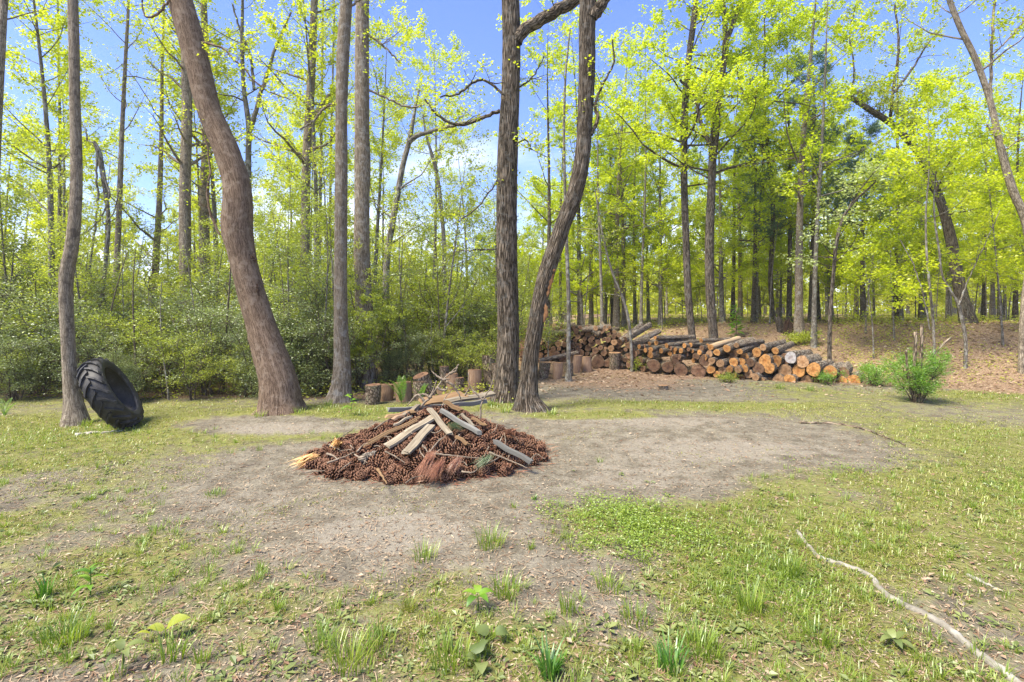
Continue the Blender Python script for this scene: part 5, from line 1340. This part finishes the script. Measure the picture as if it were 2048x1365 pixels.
needle_clump('reddish needle shreds near the right rear edge', (1640, 490), [(1720, 520), (1740, 505), (1700, 480)], M['needle_red'], 120, 11)

# ------------------------------------------------------------------ exposed roots and ground sticks
ident = lambda x, y: (x, y)
stick('exposed_root', 'long pale exposed root running to the lower right corner', [[(1594, 1066), (1618, 1095), (1645, 1120), (1690, 1136), (1735, 1152), (1765, 1185), (1810, 1218), (1860, 1240), (1910, 1275), (1955, 1310), (2000, 1345), (2060, 1392)]], 0, .0135, M['root'], 80, 'root', 'exposed roots', ident, True, -.55, .12)
stick('exposed_root', 'short pale root piece near the right edge', [[(1934, 1156), (1965, 1170), (2008, 1190)]], 0, .013, M['root'], 81, 'root', 'exposed roots', ident, True)
stick('exposed_root', 'dark root along the rim of the trodden ground', [[(1600, 848), (1680, 850), (1720, 858), (1760, 872), (1810, 892)]], 0, .022, M['bark_old'], 82, 'root', 'exposed roots', ident, True)
stick('exposed_root', 'grey root in the grass before the tractor tyre', [[(150, 872), (185, 868), (215, 866), (245, 862)], [(175, 870), (190, 866), (205, 869)]], 0, .022, M['root'], 83, 'root', 'exposed roots', ident, True)
stick('ground_stick', 'curved pale stick in the weeds at the bottom centre right', [[(1190, 1290), (1225, 1305), (1250, 1325), (1275, 1365)]], 0, .010, M['stick'], 84, 'stick', 'sticks on the ground', ident, True)
stick('ground_stick', 'thin dark stick left of the pine cone heap', [[(480, 935), (510, 930), (525, 926)]], 0, .007, M['stick'], 85, 'stick', 'sticks on the ground', ident, True)
stick('ground_stick', 'short pale stick lying between the grass tufts', [[(850, 1208), (870, 1204), (892, 1206)]], 0, .008, M['stick'], 86, 'stick', 'sticks on the ground', ident, True)

# ------------------------------------------------------------------ single plants
def blade_geo(rng, n, h, w, spread, lean=.5, K=4):
    az = rng.uniform(0, 6.28, n); rad = spread * np.sqrt(rng.random(n)) * .6
    P0 = np.stack([np.cos(az) * rad, np.sin(az) * rad, np.full(n, -.01)], -1)
    az2 = az + rng.normal(size=n) * .7
    out = np.stack([np.cos(az2), np.sin(az2), np.zeros(n)], -1)
    hh = h * rng.uniform(.5, 1.1, n); ll = lean * rng.uniform(.2, 1.2, n)
    side = np.stack([-np.sin(az2), np.cos(az2), np.zeros(n)], -1)
    V = []
    for k_ in range(K + 1):
        t = k_ / K
        c = P0 + out * (hh * ll * t ** 1.8)[:, None] + np.array([0, 0, 1.]) * (hh * (t - .25 * ll * t ** 3))[:, None]
        ww = w * (1 - t) ** .6 * (.6 + .4 * min(1, t * 4)) if k_ < K else .0005
        V += [c - side * ww / 2, c + side * ww / 2]
    V = np.stack(V, 1)
    q = np.concatenate([np.stack([np.arange(n) * 2 * (K + 1) + 2 * k_, np.arange(n) * 2 * (K + 1) + 2 * k_ + 1, np.arange(n) * 2 * (K + 1) + 2 * k_ + 3, np.arange(n) * 2 * (K + 1) + 2 * k_ + 2], -1) for k_ in range(K)])
    return V.reshape(-1, 3), q, rng.random(n).repeat(2 * (K + 1))

def tuft(label, px, py, n, h, w, spread, mat, seed, lean=.6, name='grass_tuft', cat='grass tuft'):
    r = np.random.default_rng(seed); g = Geo(); V, q, t = blade_geo(r, n, h, w, spread, lean); g.add(V, [q], tint=t)
    o = link(name, g.mesh(name, [mat], smooth=False)); o.location = gpt(px, py); tag(o, label, cat, 'single grass tufts'); return o
tuft('dark green broad bladed tuft at the bottom centre', 1100, 1358, 46, .16, .013, .06, M['tuft_dark'], 1, .7)
tuft('dark green tuft near the left edge', 88, 1195, 34, .13, .012, .05, M['tuft_dark'], 2, .4)
tuft('dark tuft at the bottom left of the lower right corner root', 1340, 1345, 40, .15, .010, .08, M['tuft_dark'], 3, .6)
tuft('tall bright tuft left of the pale exposed root', 1500, 1225, 60, .17, .007, .09, M['grass_lush'], 4, .5)
tuft('bright tuft in the left foreground near the bottom', 345, 1320, 42, .15, .007, .08, M['grass_lush'], 5, .9)
tuft('thin upright tuft right of the five leaved seedling', 1135, 1230, 50, .13, .005, .06, M['grass_lush'], 6, .35)
tuft('spreading yellow green tuft beside the five leaved seedling', 818, 1225, 40, .09, .006, .05, M['grass'], 7, .7)
tuft('low wide tuft on the bare ground left of the heap', 430, 992, 70, .07, .006, .13, M['grass_lush'], 8, .6)
tuft('small upright tuft on the sand below the heap', 1060, 1100, 30, .08, .005, .04, M['grass_lush'], 9, .4)
tuft('small tuft above the bright clover patch', 1068, 1000, 24, .07, .006, .04, M['tuft_dark'], 10, .5)
for i, (px, py, lb) in enumerate([(130, 1290, 'grass tuft beside the lower left corner'), (980, 1095, 'fresh tuft under the heap'), (1580, 1150, 'fresh tuft beside the upper end of the pale root'), (700, 1330, 'broad fresh tuft at the bottom left of centre'), (900, 1330, 'broad fresh tuft at the bottom near the dark tuft'), (1400, 1310, 'fresh tuft right of the dark bottom tuft')]):
    tuft(lb, px, py, 95, .15, .006, .15, M['grass_lush'], 20 + i, .6)
for i, (px, py, lb) in enumerate([(760, 1290, 'loose bright tuft at the bottom, left of the round leaved weeds'), (640, 1300, 'loose bright tuft at the bottom left of centre'), (1010, 1190, 'loose bright tuft right above the five leaved seedling'), (850, 1120, 'loose bright tuft below the pale sand patch'), (1640, 1290, 'loose bright tuft left of the lower pale root'), (1220, 1180, 'loose bright tuft on the bare patch below the clover'), (1270, 1250, 'small bright tuft low on the bare patch')]):
    tuft(lb, px, py, 70, .12, .0055, .12, M['grass_lush'], 80 + i, .7)

for i, (px, py, lb) in enumerate([(222, 856, 'low tuft under the tread of the tyre'), (268, 852, 'low tuft at the right foot of the tyre'), (130, 852, 'low tuft at the left foot of the slim tree'), (172, 852, 'low tuft between the slim tree and the tyre'), (520, 834, 'low tuft at the left foot of the leaning trunk'), (600, 828, 'low tuft at the right foot of the leaning trunk'),
        (985, 812, 'fresh tuft at the left foot of the dark oak'), (1030, 818, 'fresh tuft between the oak and the curved trunk'), (1105, 830, 'fresh tuft at the right foot of the curved trunk'), (655, 812, 'low tuft at the left foot of the straight trunk'), (1010, 826, 'fresh tuft before the dark oak'), (1560, 778, 'low tuft before the middle of the right stack'), (1620, 782, 'low tuft before the right end of the stack')]):
    tuft(lb, px, py, 40, .13 if py > 790 else .16, .008, .12, M['grass_lush'], 50 + i, .7)

def leaf_plant(name, label, px, py, leaves, mat, seed, cat='weed', stem=True, group='broad leaved seedlings'):
    """leaves: (azimuth deg, distance, height, length, width)"""
    r = np.random.default_rng(seed); b = gpt(px, py); root = thing(name, label, cat, b, group)
    if stem:
        h = max(l[2] for l in leaves)
        V, f, bk = tubes(np.array([[[0, 0, -.02], [.004, 0, h * .5], [0, .004, h]]]), np.array([[.004, .003, .002]]), 5); g = Geo(); g.add(V, f, bk=bk); link('stem', g.mesh('stem', [mat]), root)
    for az, ds, hz, L_, W_ in leaves:
        a = math.radians(az); K = 5; g = Geo(); V = []
        for k_ in range(K + 1):
            t = k_ / K; w = W_ * math.sin(math.pi * min(1, t * .92 + .08) ** .8) ** .8 / 2; z = .015 * math.sin(t * 2.6) - .3 * L_ * t * t
            for s_, dz in ((-1, .18), (0, 0), (1, .18)): V.append([ds + L_ * t, s_ * w, z + dz * w])
        ii = np.arange(K)[:, None] * 3 + np.arange(2)[None]
        g.add(np.array(V), [np.stack([ii, ii + 1, ii + 4, ii + 3], -1).reshape(-1, 4)], tint=r.random())
        o = link('leaf', g.mesh('leaf', [mat]), root); o.rotation_euler = (r.normal() * .15, -.15 + r.normal() * .15, a); o.location = (0, 0, hz)
leaf_plant('five_leaf_seedling', 'five leaved bright seedling in the foreground right of centre', 955, 1225, [(20, .01, .08, .08, .04), (95, .01, .085, .08, .042), (165, .01, .08, .08, .04), (240, .01, .075, .085, .042), (310, .01, .075, .08, .04)], M['leaf_bright'], 1)
leaf_plant('round_leaf_weed', 'bluish round leaved weed above the bottom edge', 978, 1292, [(150, .01, .04, .07, .065), (10, .03, .05, .06, .055), (250, .02, .03, .05, .045)], M['weed'], 2)
leaf_plant('round_leaf_weed', 'crumpled round leaved weed left of the dark bottom tuft', 960, 1335, [(100, .01, .05, .08, .075), (280, .01, .02, .07, .06), (200, .02, .03, .05, .05)], M['weed'], 3)
leaf_plant('leafy_seedling', 'pale green upright seedling near the left edge', 180, 1195, [(30, .0, .10, .09, .03), (100, .0, .12, .10, .03), (170, .0, .08, .09, .03), (240, .0, .06, .09, .03), (310, .0, .05, .09, .03), (70, .0, .15, .08, .028), (200, .0, .13, .08, .028)], M['leaf_bright'], 4)
leaf_plant('leafy_seedling', 'yellow green seedling at the foot of the straight trunk', 702, 832, [(a, .0, .05 + .04 * i, .14, .045) for i, a in enumerate((20, 120, 220, 320, 60, 160, 260))], M['leaf_bright'], 5)
leaf_plant('broad_leaf_weed', 'weed with one large pale leaf at the bottom left', 330, 1285, [(10, .01, .05, .10, .07), (170, .01, .04, .09, .04), (200, .06, .04, .07, .03)], M['leaf_pale'], 6)
leaf_plant('broad_leaf_weed', 'reddish stemmed weed by the bottom left edge', 245, 1345, [(20, .01, .09, .08, .04), (140, .01, .08, .07, .035), (260, .01, .07, .07, .035), (320, .02, .09, .06, .03)], M['weed'], 7)
leaf_plant('broad_leaf_weed', 'bluish weed in the grass right of the pale root bottom', 1790, 1295, [(a, .01, .03, .07, .035) for a in (10, 70, 130, 190, 250, 310)], M['weed'], 8)

# ferns, bright bush, leafy plant
def fern(label, px, py, n, h, seed, Y=None):
    r = np.random.default_rng(seed); b = gpt(px, py); root = thing('fern', label, 'fern', b, 'ferns by the upright rounds')
    for i in range(n):
        a = r.uniform(0, 6.28); g = Geo(); K = 22; t = np.linspace(0, 1, K); sp = h * .5 * r.uniform(.5, 1.2)
        C = np.stack([np.cos(a) * sp * t ** 1.6, np.sin(a) * sp * t ** 1.6, h * r.uniform(.8, 1.1) * (t - .22 * t ** 3)], -1)
        V, f, bk = tubes(C[None], (.004 * (1 - .7 * t))[None], 4); g.add(V, f, tint=.2)
        T = unit(np.gradient(C, axis=0)); S = unit(np.cross(T, np.array([0, 0, 1.])))
        for sg in (-1, 1):
            P = C[2:]; D = S[2:] * sg + T[2:] * .35; L_ = .10 * h * np.sin(np.pi * (t[2:] * .85 + .12)) + .006
            V, q = leaf_quads(P, D, np.cross(D, T[2:]) * sg, L_ * 1.3, np.full(len(L_), .012 * h / .5)); g.add(V, [q], tint=r.random(len(P)).repeat(4))
        link('frond', g.mesh('frond', [M['leaf_bright']], smooth=False), root)
fern('tall bright fern in front of the brown upright rounds', 803, 808, 6, .55, 1)
fern('smaller fern at the left edge among dark shrubs', 10, 834, 4, .3, 2)
fern('small fern right of the tall one, by the rounds', 842, 806, 4, .36, 3)

def bush(label, px, py, h, seed, leaf, n_stem=12, limb_len=.35, nleaf=16, size=(.03, .012), name='bush', spread=.5, lt0=.12):
    b = gpt(px, py); r = np.random.default_rng(seed); root = thing(name, label, 'bush', b)
    sg, bg, tg = Geo(), Geo(), Geo()
    for i in range(n_stem):
        a = r.uniform(0, 6.28); sp = spread * h * r.uniform(.15, 1); K = 7; t = np.linspace(0, 1, K)
        P = np.stack([np.cos(a) * (.05 + sp * t ** 1.2), np.sin(a) * (.05 + sp * t ** 1.2), h * r.uniform(.55, 1) * t - .03], -1); P[1:] += r.normal(size=(K - 1, 3)) * .02
        R = .012 * np.linspace(1, .3, K)
        V, f, bk = tubes(P[None], R[None], 5); sg.add(V, f, bk=bk)
        LP, LR = make_limbs(r, P, R, 9, lt0, 1, limb_len, (0, 60), K=4, rmax=.005)
        V, f, bk = tubes(LP, LR, 3); bg.add(V, f, bk=bk)
        TP, TR = make_twigs(r, LP, LR, 8, .16, K=3)
        V, q, tn = make_leaves(r, TP, nleaf, size[0], size[1], flat=.2, droop=0, spread=.02); tg.add(V, [q], tint=tn)
    link('stem', sg.mesh('stem', [M['bark_old']]), root); link('branches', bg.mesh('branches', [M['twig']]), root, kind='stuff'); link('foliage', tg.mesh('foliage', [M[leaf]], smooth=False), root, kind='stuff')
    return root, b
broot, bb = bush('feathery bright green bush regrowing round cut stems', 1834, 806, 1.0, 5, 'leaf_bright', 13, .38, 10, (.045, .010), 'regrowing_bush', .42)
for i, (tp, w) in enumerate([([(1826, 790), (1828, 740), (1831, 690), (1831, 664)], 7), ([(1840, 790), (1842, 720), (1844, 650)], 7), ([(1836, 792), (1858, 735), (1885, 690), (1903, 675)], 5), ([(1822, 790), (1815, 740), (1812, 700)], 5)]):
    P, R = px_poly([(*q, w) for q in tp], bb[1]); g = Geo(); P = spline(P, 12) - bb
    V, f, bk = tubes(P[None], np.full((1, 12), R[0]), 8, cap=True, rng=lrng, wob=.04); g.add(V, f, bk=bk); link('cut_stem', g.mesh('cut_stem', [M['bark_old']]), broot)
bush('low bright green bush spilling over the right end of the log stack', 1752, 772, .42, 6, 'leaf_bright', 9, .3, 5, (.042, .013), 'low_bush', 1.0)
bush('loose green weeds at the foot of the log stack right end', 1660, 770, .24, 7, 'leaf_bright', 5, .2, 3, (.035, .014), 'low_bush', .8)
bush('small green weeds at the left foot of the right stack', 1455, 765, .16, 8, 'leaf_under', 4, .14, 3, (.035, .014), 'low_bush', .8)
bush('small weeds before the dark corner of the stacks', 1272, 742, .32, 9, 'leaf_under', 5, .2, 6, (.04, .02), 'low_bush', .6)
bush('yellow green bush beyond the right end of the stack', 1600, 690, .3, 10, 'leaf_pale', 7, .35, 3, (.06, .03), 'low_bush', 2.2)
bush('feathery light bush clothing the straight pair of trunks', 742, 778, 2.9, 12, 'leaf_under', 8, .6, 11, (.045, .02), 'tall_bush', .16, lt0=.3)
bush('lower light green spray in front of the straight pair', 716, 780, 1.25, 13, 'leaf_under', 6, .45, 10, (.04, .02), 'tall_bush', .4, lt0=.55)
def leafy(label, px, py, h, seed, Y):
    b = np.array([(px - CX) * Y / F, Y, float(gz((px - CX) * Y / F, Y))]); r = np.random.default_rng(seed); root = thing('evergreen_sapling', label, 'plant', b)
    V, f, bk = tubes(np.array([[[0, 0, -.05], [.02, 0, h * .5], [0, 0, h]]]), np.array([[.015, .012, .006]]), 6); g = Geo(); g.add(V, f, bk=bk); link('stem', g.mesh('stem', [M['bark_old']]), root)
    n = 70; t = r.uniform(.1, 1, n); az = r.uniform(0, 6.28, n); P = np.stack([0 * t, 0 * t, h * t], -1); el = r.uniform(-.6, .8, n)
    D = np.stack([np.cos(az) * np.cos(el), np.sin(az) * np.cos(el), np.sin(el)], -1)
    me = None
    V, q = leaf_quads(np.zeros((1, 3)), np.array([[1., 0, 0]]), np.array([[0, 0, 1.]]), np.array([.3]), np.array([.075]))
    g = Geo(); g.add(V, [q], tint=.4); me = g.mesh('leaf', [M['leaf_bright']])
    for i in range(n):
        o = link('leaf', me, root); o.location = P[i] + D[i] * .02; o.rotation_euler = (r.normal() * .4, -el[i], az[i]); s_ = r.uniform(.6, 1.1) * (1.1 - .4 * t[i]); o.scale = (s_,) * 3
leafy('glossy large leaved evergreen sapling behind the log stack', 1472, 660, .95, 3, 15.5)

# ------------------------------------------------------------------ ground cover nobody could count
srng = np.random.default_rng(55)
def scatter(n, ymin, ymax, xf=1.08, pw=1.0):
    """points over the clearing, thinning with distance"""
    u = srng.random(n)
    Y = (ymin ** (1 - pw) + u * (ymax ** (1 - pw) - ymin ** (1 - pw))) ** (1 / (1 - pw)) if pw != 1 else ymin * (ymax / ymin) ** u
    X = srng.uniform(-xf, xf, n) * (Y + .3)
    return X, Y

def vnoise(x, y, s, seed):
    r = np.random.default_rng(seed); v = 0
    for k_ in range(5):
        d = r.normal(size=2) * s * (1 + k_ * .6); v = v + np.sin(d[0] * x + d[1] * y + r.uniform(0, 6.28)) / (1 + .3 * k_)
    return v / 3.0

def grass_cover():
    X, Y = scatter(300000, 1.9, 12.5, 1.1, 1.1)
    g, lit, p = masks(X, Y)
    dens = np.clip(g * 1.05 + .55 * vnoise(X, Y, 2.5, 1) + .4 * vnoise(X, Y, 7, 2) - .30 - .18 * np.clip((4.2 - Y) / 1.5, 0, 1), 0, 1)
    keep = srng.random(len(X)) < dens * .9
    X, Y, g = X[keep], Y[keep], g[keep]; n = len(X)
    Z = gz(X, Y)
    h = np.clip(.016 + .045 * g * srng.random(n) ** 2.2, .010, .08) * (1 + .01 * Y)
    w = .0026 * (1 + .22 * Y) * srng.uniform(.7, 1.3, n)
    az = srng.uniform(0, 6.28, n); ln = srng.uniform(.4, 2.0, n)
    P = np.stack([X, Y, Z - .004], -1)
    out = np.stack([np.cos(az), np.sin(az), np.zeros(n)], -1); sd = np.stack([-np.sin(az), np.cos(az), np.zeros(n)], -1)
    mid = P + out * (h * ln * .35)[:, None] + np.array([0, 0, 1]) * (h * .65)[:, None]
    tip = P + out * (h * ln)[:, None] + np.array([0, 0, 1]) * (h * (1.05 - .35 * ln))[:, None]
    V = np.stack([P - sd * (w / 2)[:, None], P + sd * (w / 2)[:, None], mid + sd * (w * .4)[:, None], mid - sd * (w * .4)[:, None], tip], 1).reshape(-1, 3)
    b = np.arange(n) * 5
    Q = np.stack([b, b + 1, b + 2, b + 3], -1); T = np.stack([b + 3, b + 2, b + 4], -1)
    tn = np.clip(.45 + .3 * vnoise(X, Y, 1.2, 4) + .3 * srng.normal(size=n) - .15 * (g - .5), 0, 1).repeat(5)
    lush = (np.clip(g - .72 + .25 * vnoise(X, Y, 3, 9), 0, 1) * 1.6 > srng.random(n))
    for nm, mk, mt in (('grass', ~lush, 'grass'), ('lush_grass', lush, 'grass_lush')):
        gg = Geo(); V2 = V.reshape(-1, 5, 3)[mk].reshape(-1, 3); m_ = int(mk.sum()); bb_ = np.arange(m_) * 5
        gg.add(V2, [np.stack([bb_, bb_ + 1, bb_ + 2, bb_ + 3], -1), np.stack([bb_ + 3, bb_ + 2, bb_ + 4], -1)], tint=tn.reshape(-1, 5)[mk].ravel())
        link(nm, gg.mesh(nm, [M[mt]], smooth=False), kind='stuff')
grass_cover()

def clump_cover():
    """small tufts of fresh grass all over the rough lawn"""
    X, Y = scatter(3600, 1.95, 6.5, 1.05, 1.3)
    g, lit, p = masks(X, Y)
    k_ = srng.random(len(X)) < np.clip(g * .9 - .12 + .35 * vnoise(X, Y, 2.2, 17), 0, .85)
    gg = Geo(); r = np.random.default_rng(71)
    for x, y in zip(X[k_], Y[k_]):
        n = int(r.integers(8, 30)); V, q, t = blade_geo(r, n, r.uniform(.035, .095), r.uniform(.003, .0055), r.uniform(.02, .07), r.uniform(.4, 1.1), K=3)
        gg.add(V + [x, y, float(gz(x, y))], [q], tint=np.clip(t * .55 + r.uniform(0, .3), 0, 1))
    link('grass_clumps', gg.mesh('grass_clumps', [M['grass_lush']], smooth=False), kind='stuff')
clump_cover()

def weed_cover():
    """flat rosettes of broad leaves and small upright herbs"""
    X, Y = scatter(9800, 1.9, 9.0, 1.1, 1.2)
    g, lit, p = masks(X, Y)
    dens = np.clip(g * .9 + .4 * vnoise(X, Y, 1.6, 11) - .22, 0, 1) * np.clip((7.5 - Y) / 3, .12, 1) * np.where(X > 1.2, .45, 1)
    k_ = srng.random(len(X)) < dens
    X, Y = X[k_], Y[k_]; n = len(X); gg = Geo(); m_ = 7
    size = srng.uniform(.012, .04, n) * srng.uniform(.7, 1.1, n)
    az = (np.arange(m_)[None] * 2.4 + srng.uniform(0, 6.28, (n, 1)) + srng.normal(size=(n, m_)) * .3).ravel()
    el = srng.uniform(-.08, .40, n * m_)
    sz = size.repeat(m_) * srng.uniform(.5, 1.2, n * m_)
    P = np.stack([X, Y, gz(X, Y) + .006], -1).repeat(m_, 0)
    D = np.stack([np.cos(az) * np.cos(el), np.sin(az) * np.cos(el), np.sin(el)], -1)
    P = P + D * (sz * .25)[:, None]
    V, q = leaf_quads(P, D, np.tile([0, 0, 1.], (len(P), 1)) + srng.normal(size=(len(P), 3)) * .25, sz * 1.25, sz * .62, fold=.15, wide=.55)
    gg.add(V, [q], tint=np.clip(.4 + srng.normal(size=len(P)) * .25 + srng.normal(size=n).repeat(m_) * .2, 0, 1).repeat(4))
    link('broadleaf_weeds', gg.mesh('broadleaf_weeds', [M['weed']], smooth=False), kind='stuff')
    # fine clover like herb in the bright patch and here and there
    parts = [(gpt(1235, 1035), .50, .34, 5200), (gpt(1290, 1065), .35, .22, 2600), (gpt(1230, 1100), .25, .16, 1400), (gpt(1400, 1090), .4, .2, 700), (gpt(1640, 1010), .7, .3, 700), (gpt(1150, 1020), .3, .2, 500), (gpt(1700, 940), .5, .25, 500)]
    Ps = []
    for c, rx, ry, cnt in parts:
        Ps.append(np.stack([c[0] + srng.normal(size=cnt) * rx * .55, c[1] + srng.normal(size=cnt) * ry * .6, np.zeros(cnt)], -1))
    P = np.concatenate(Ps); P = P[srng.random(len(P)) < np.clip(.55 + 1.1 * vnoise(P[:, 0], P[:, 1], 5, 23), .04, 1)]; n = len(P); P[:, 2] = gz(P[:, 0], P[:, 1]) + srng.random(n) ** 1.3 * .055
    az = srng.uniform(0, 6.28, n); el = srng.uniform(-.2, .7, n); D = np.stack([np.cos(az) * np.cos(el), np.sin(az) * np.cos(el), np.sin(el)], -1)
    sz = srng.uniform(.012, .024, n)
    V, q = leaf_quads(P, D, np.tile([0, 0, 1.], (n, 1)) + srng.normal(size=(n, 3)) * .35, sz, sz * .55)
    g2 = Geo(); g2.add(V, [q], tint=np.clip(.35 + .65 * srng.random(n), 0, 1).repeat(4)); link('clover', g2.mesh('clover', [M['grass_lush']], smooth=False), kind='stuff')
weed_cover()

def soil_clods():
    X, Y = scatter(9000, 1.9, 9.5, 1.1, 1.2); n = len(X); sz = .0035 + .009 * srng.random(n) ** 3
    U = np.array([[1, 0, 0], [-1, 0, 0], [0, 1, 0], [0, -1, 0], [0, 0, .7], [0, 0, -.7]], float)
    V = U[None] * sz[:, None, None] * srng.uniform(.5, 1.3, (n, 6, 1)) + srng.normal(size=(n, 6, 3)) * sz[:, None, None] * .2
    V = V + np.stack([X, Y, gz(X, Y) + .002], -1)[:, None]
    T = np.array([[0, 2, 4], [2, 1, 4], [1, 3, 4], [3, 0, 4], [2, 0, 5], [1, 2, 5], [3, 1, 5], [0, 3, 5]])
    g = Geo(); g.add(V.reshape(-1, 3), [(np.arange(n)[:, None, None] * 6 + T[None]).reshape(-1, 3)], tint=srng.random(n).repeat(6))
    link('soil_clods', g.mesh('soil_clods', [M['clod']], smooth=False), kind='stuff')
soil_clods()

def litter_cover():
    X, Y = scatter(70000, 2.0, 26, 1.1, 1.05)
    g, lit, p = masks(X, Y)
    k_ = srng.random(len(X)) < np.clip(.06 + .95 * lit, 0, 1)
    X, Y = X[k_], Y[k_]; n = len(X); nearw = np.clip((10 - Y) / 8, 0, 1)
    sz = srng.uniform(.018, .05, n) * (1 + .10 * np.clip(Y - 5, 0, 20)) * np.where(Y < 9, .62, 1)
    az = srng.uniform(0, 6.28, n); D = np.stack([np.cos(az), np.sin(az), srng.uniform(-.25, .4, n)], -1)
    P = np.stack([X, Y, gz(X, Y) + .006 + .01 * srng.random(n)], -1)
    V, q = leaf_quads(P, D, np.tile([0, 0, 1.], (n, 1)) + srng.normal(size=(n, 3)) * .3, sz * 1.3, sz * .7)
    gg = Geo(); gg.add(V, [q], tint=np.clip(srng.random(n) * .95 + .1 * (Y > 9), 0, 1).repeat(4)); link('leaf_litter', gg.mesh('leaf_litter', [M['dry']], smooth=False), kind='stuff')
    # wood chips and crumbs on the soil
    X, Y = scatter(26000, 1.9, 9.5, 1.1, 1.15); n = len(X); sz = srng.uniform(.004, .013, n) * srng.uniform(.6, 1.4, n)
    az = srng.uniform(0, 6.28, n); D = np.stack([np.cos(az), np.sin(az), srng.uniform(-.2, .3, n)], -1)
    P = np.stack([X, Y, gz(X, Y) + .004], -1)
    V, q = leaf_quads(P, D, np.tile([0, 0, 1.], (n, 1)) + srng.normal(size=(n, 3)) * .3, sz * 1.8, sz * .8)
    gg = Geo(); gg.add(V, [q], tint=srng.random(n).repeat(4)); link('wood_chips', gg.mesh('wood_chips', [M['chip']], smooth=False), kind='stuff')
    # dry pine straw and twiglets
    X, Y = scatter(20000, 1.9, 9.5, 1.1, 1.15); n = len(X); ln = srng.uniform(.03, .12, n)
    az = srng.uniform(0, 6.28, n); D = np.stack([np.cos(az), np.sin(az), srng.uniform(-.05, .1, n)], -1)
    V, q = leaf_quads(np.stack([X, Y, gz(X, Y) + .006], -1), D, np.tile([0, 0, 1.], (n, 1)), ln, np.full(n, .0028) * (1 + .15 * Y))
    gg = Geo(); gg.add(V, [q], tint=srng.random(n).repeat(4)); link('pine_straw', gg.mesh('pine_straw', [M['dry']], smooth=False), kind='stuff')
litter_cover()

def undergrowth():
    """low seedlings and vines on the woodland floor and along the thicket edge"""
    n0 = 60000
    X, Y = scatter(n0, 8.0, 34, 1.12, 1.05)
    g, lit, p = masks(X, Y)
    right = X > .5
    d = np.where(right, np.clip(.42 + .6 * vnoise(X, Y, .55, 31) + .2 * vnoise(X, Y, 2, 32), 0, 1) * sm(11.2, 12.4, Y + .5 * np.clip(X - 6, 0, 5)), .3 * sm(8.1, 8.8, Y + .05 * X))
    d = np.where((X < 7.9) & (X > .1) & (Y < 14.9), 0, d)
    k_ = srng.random(n0) < d
    X, Y = X[k_], Y[k_]; n = len(X); m_ = 5
    hh = (srng.random((n, m_)) ** 1.5 * .22).ravel()
    P = np.stack([X, Y, gz(X, Y)], -1).repeat(m_, 0) + np.stack([srng.normal(size=n * m_) * .07, srng.normal(size=n * m_) * .07, hh], -1)
    az = srng.uniform(0, 6.28, n * m_); el = srng.uniform(-.3, .5, n * m_); D = np.stack([np.cos(az) * np.cos(el), np.sin(az) * np.cos(el), np.sin(el)], -1)
    sz = srng.uniform(.03, .06, n * m_) * (1 + .035 * np.clip(Y.repeat(m_) - 8, 0, 30))
    V, q = leaf_quads(P, D, np.tile([0, 0, 1.], (n * m_, 1)) + srng.normal(size=(n * m_, 3)) * .35, sz, sz * .6)
    gg = Geo(); gg.add(V, [q], tint=np.clip(srng.random(n).repeat(m_) * .7 + .3 * srng.random(n * m_), 0, 1).repeat(4)); link('undergrowth', gg.mesh('undergrowth', [M['leaf_pale']], smooth=False), kind='stuff')
undergrowth()

# ------------------------------------------------------------------ tell like-labelled neighbours apart by their place
by = {}
for o in COL.objects:
    if o.parent is None and o.get('group') and any(k_ in o['group'] for k_ in ('woods', 'thicket', 'wood', 'gap', 'edge', 'heap')) and o.get('category') not in ('pine cone', 'stick', 'pine needles', 'board'):
        by.setdefault(o['label'], []).append(o)
ORD = ['leftmost', 'second from left', 'third from left', 'fourth from left', 'fifth from left', 'sixth from left', 'seventh from left', 'eighth from left', 'ninth from left', 'tenth from left']
for lb, os_ in by.items():
    if len(os_) < 2: continue
    os_.sort(key=lambda o: o.location.x / max(o.location.y, .1))
    for i, o in enumerate(os_):
        w = ('left one', 'right one')[i] if len(os_) == 2 else ('rightmost' if i == len(os_) - 1 else ORD[min(i, 9)])
        o['label'] = lb + ', ' + w
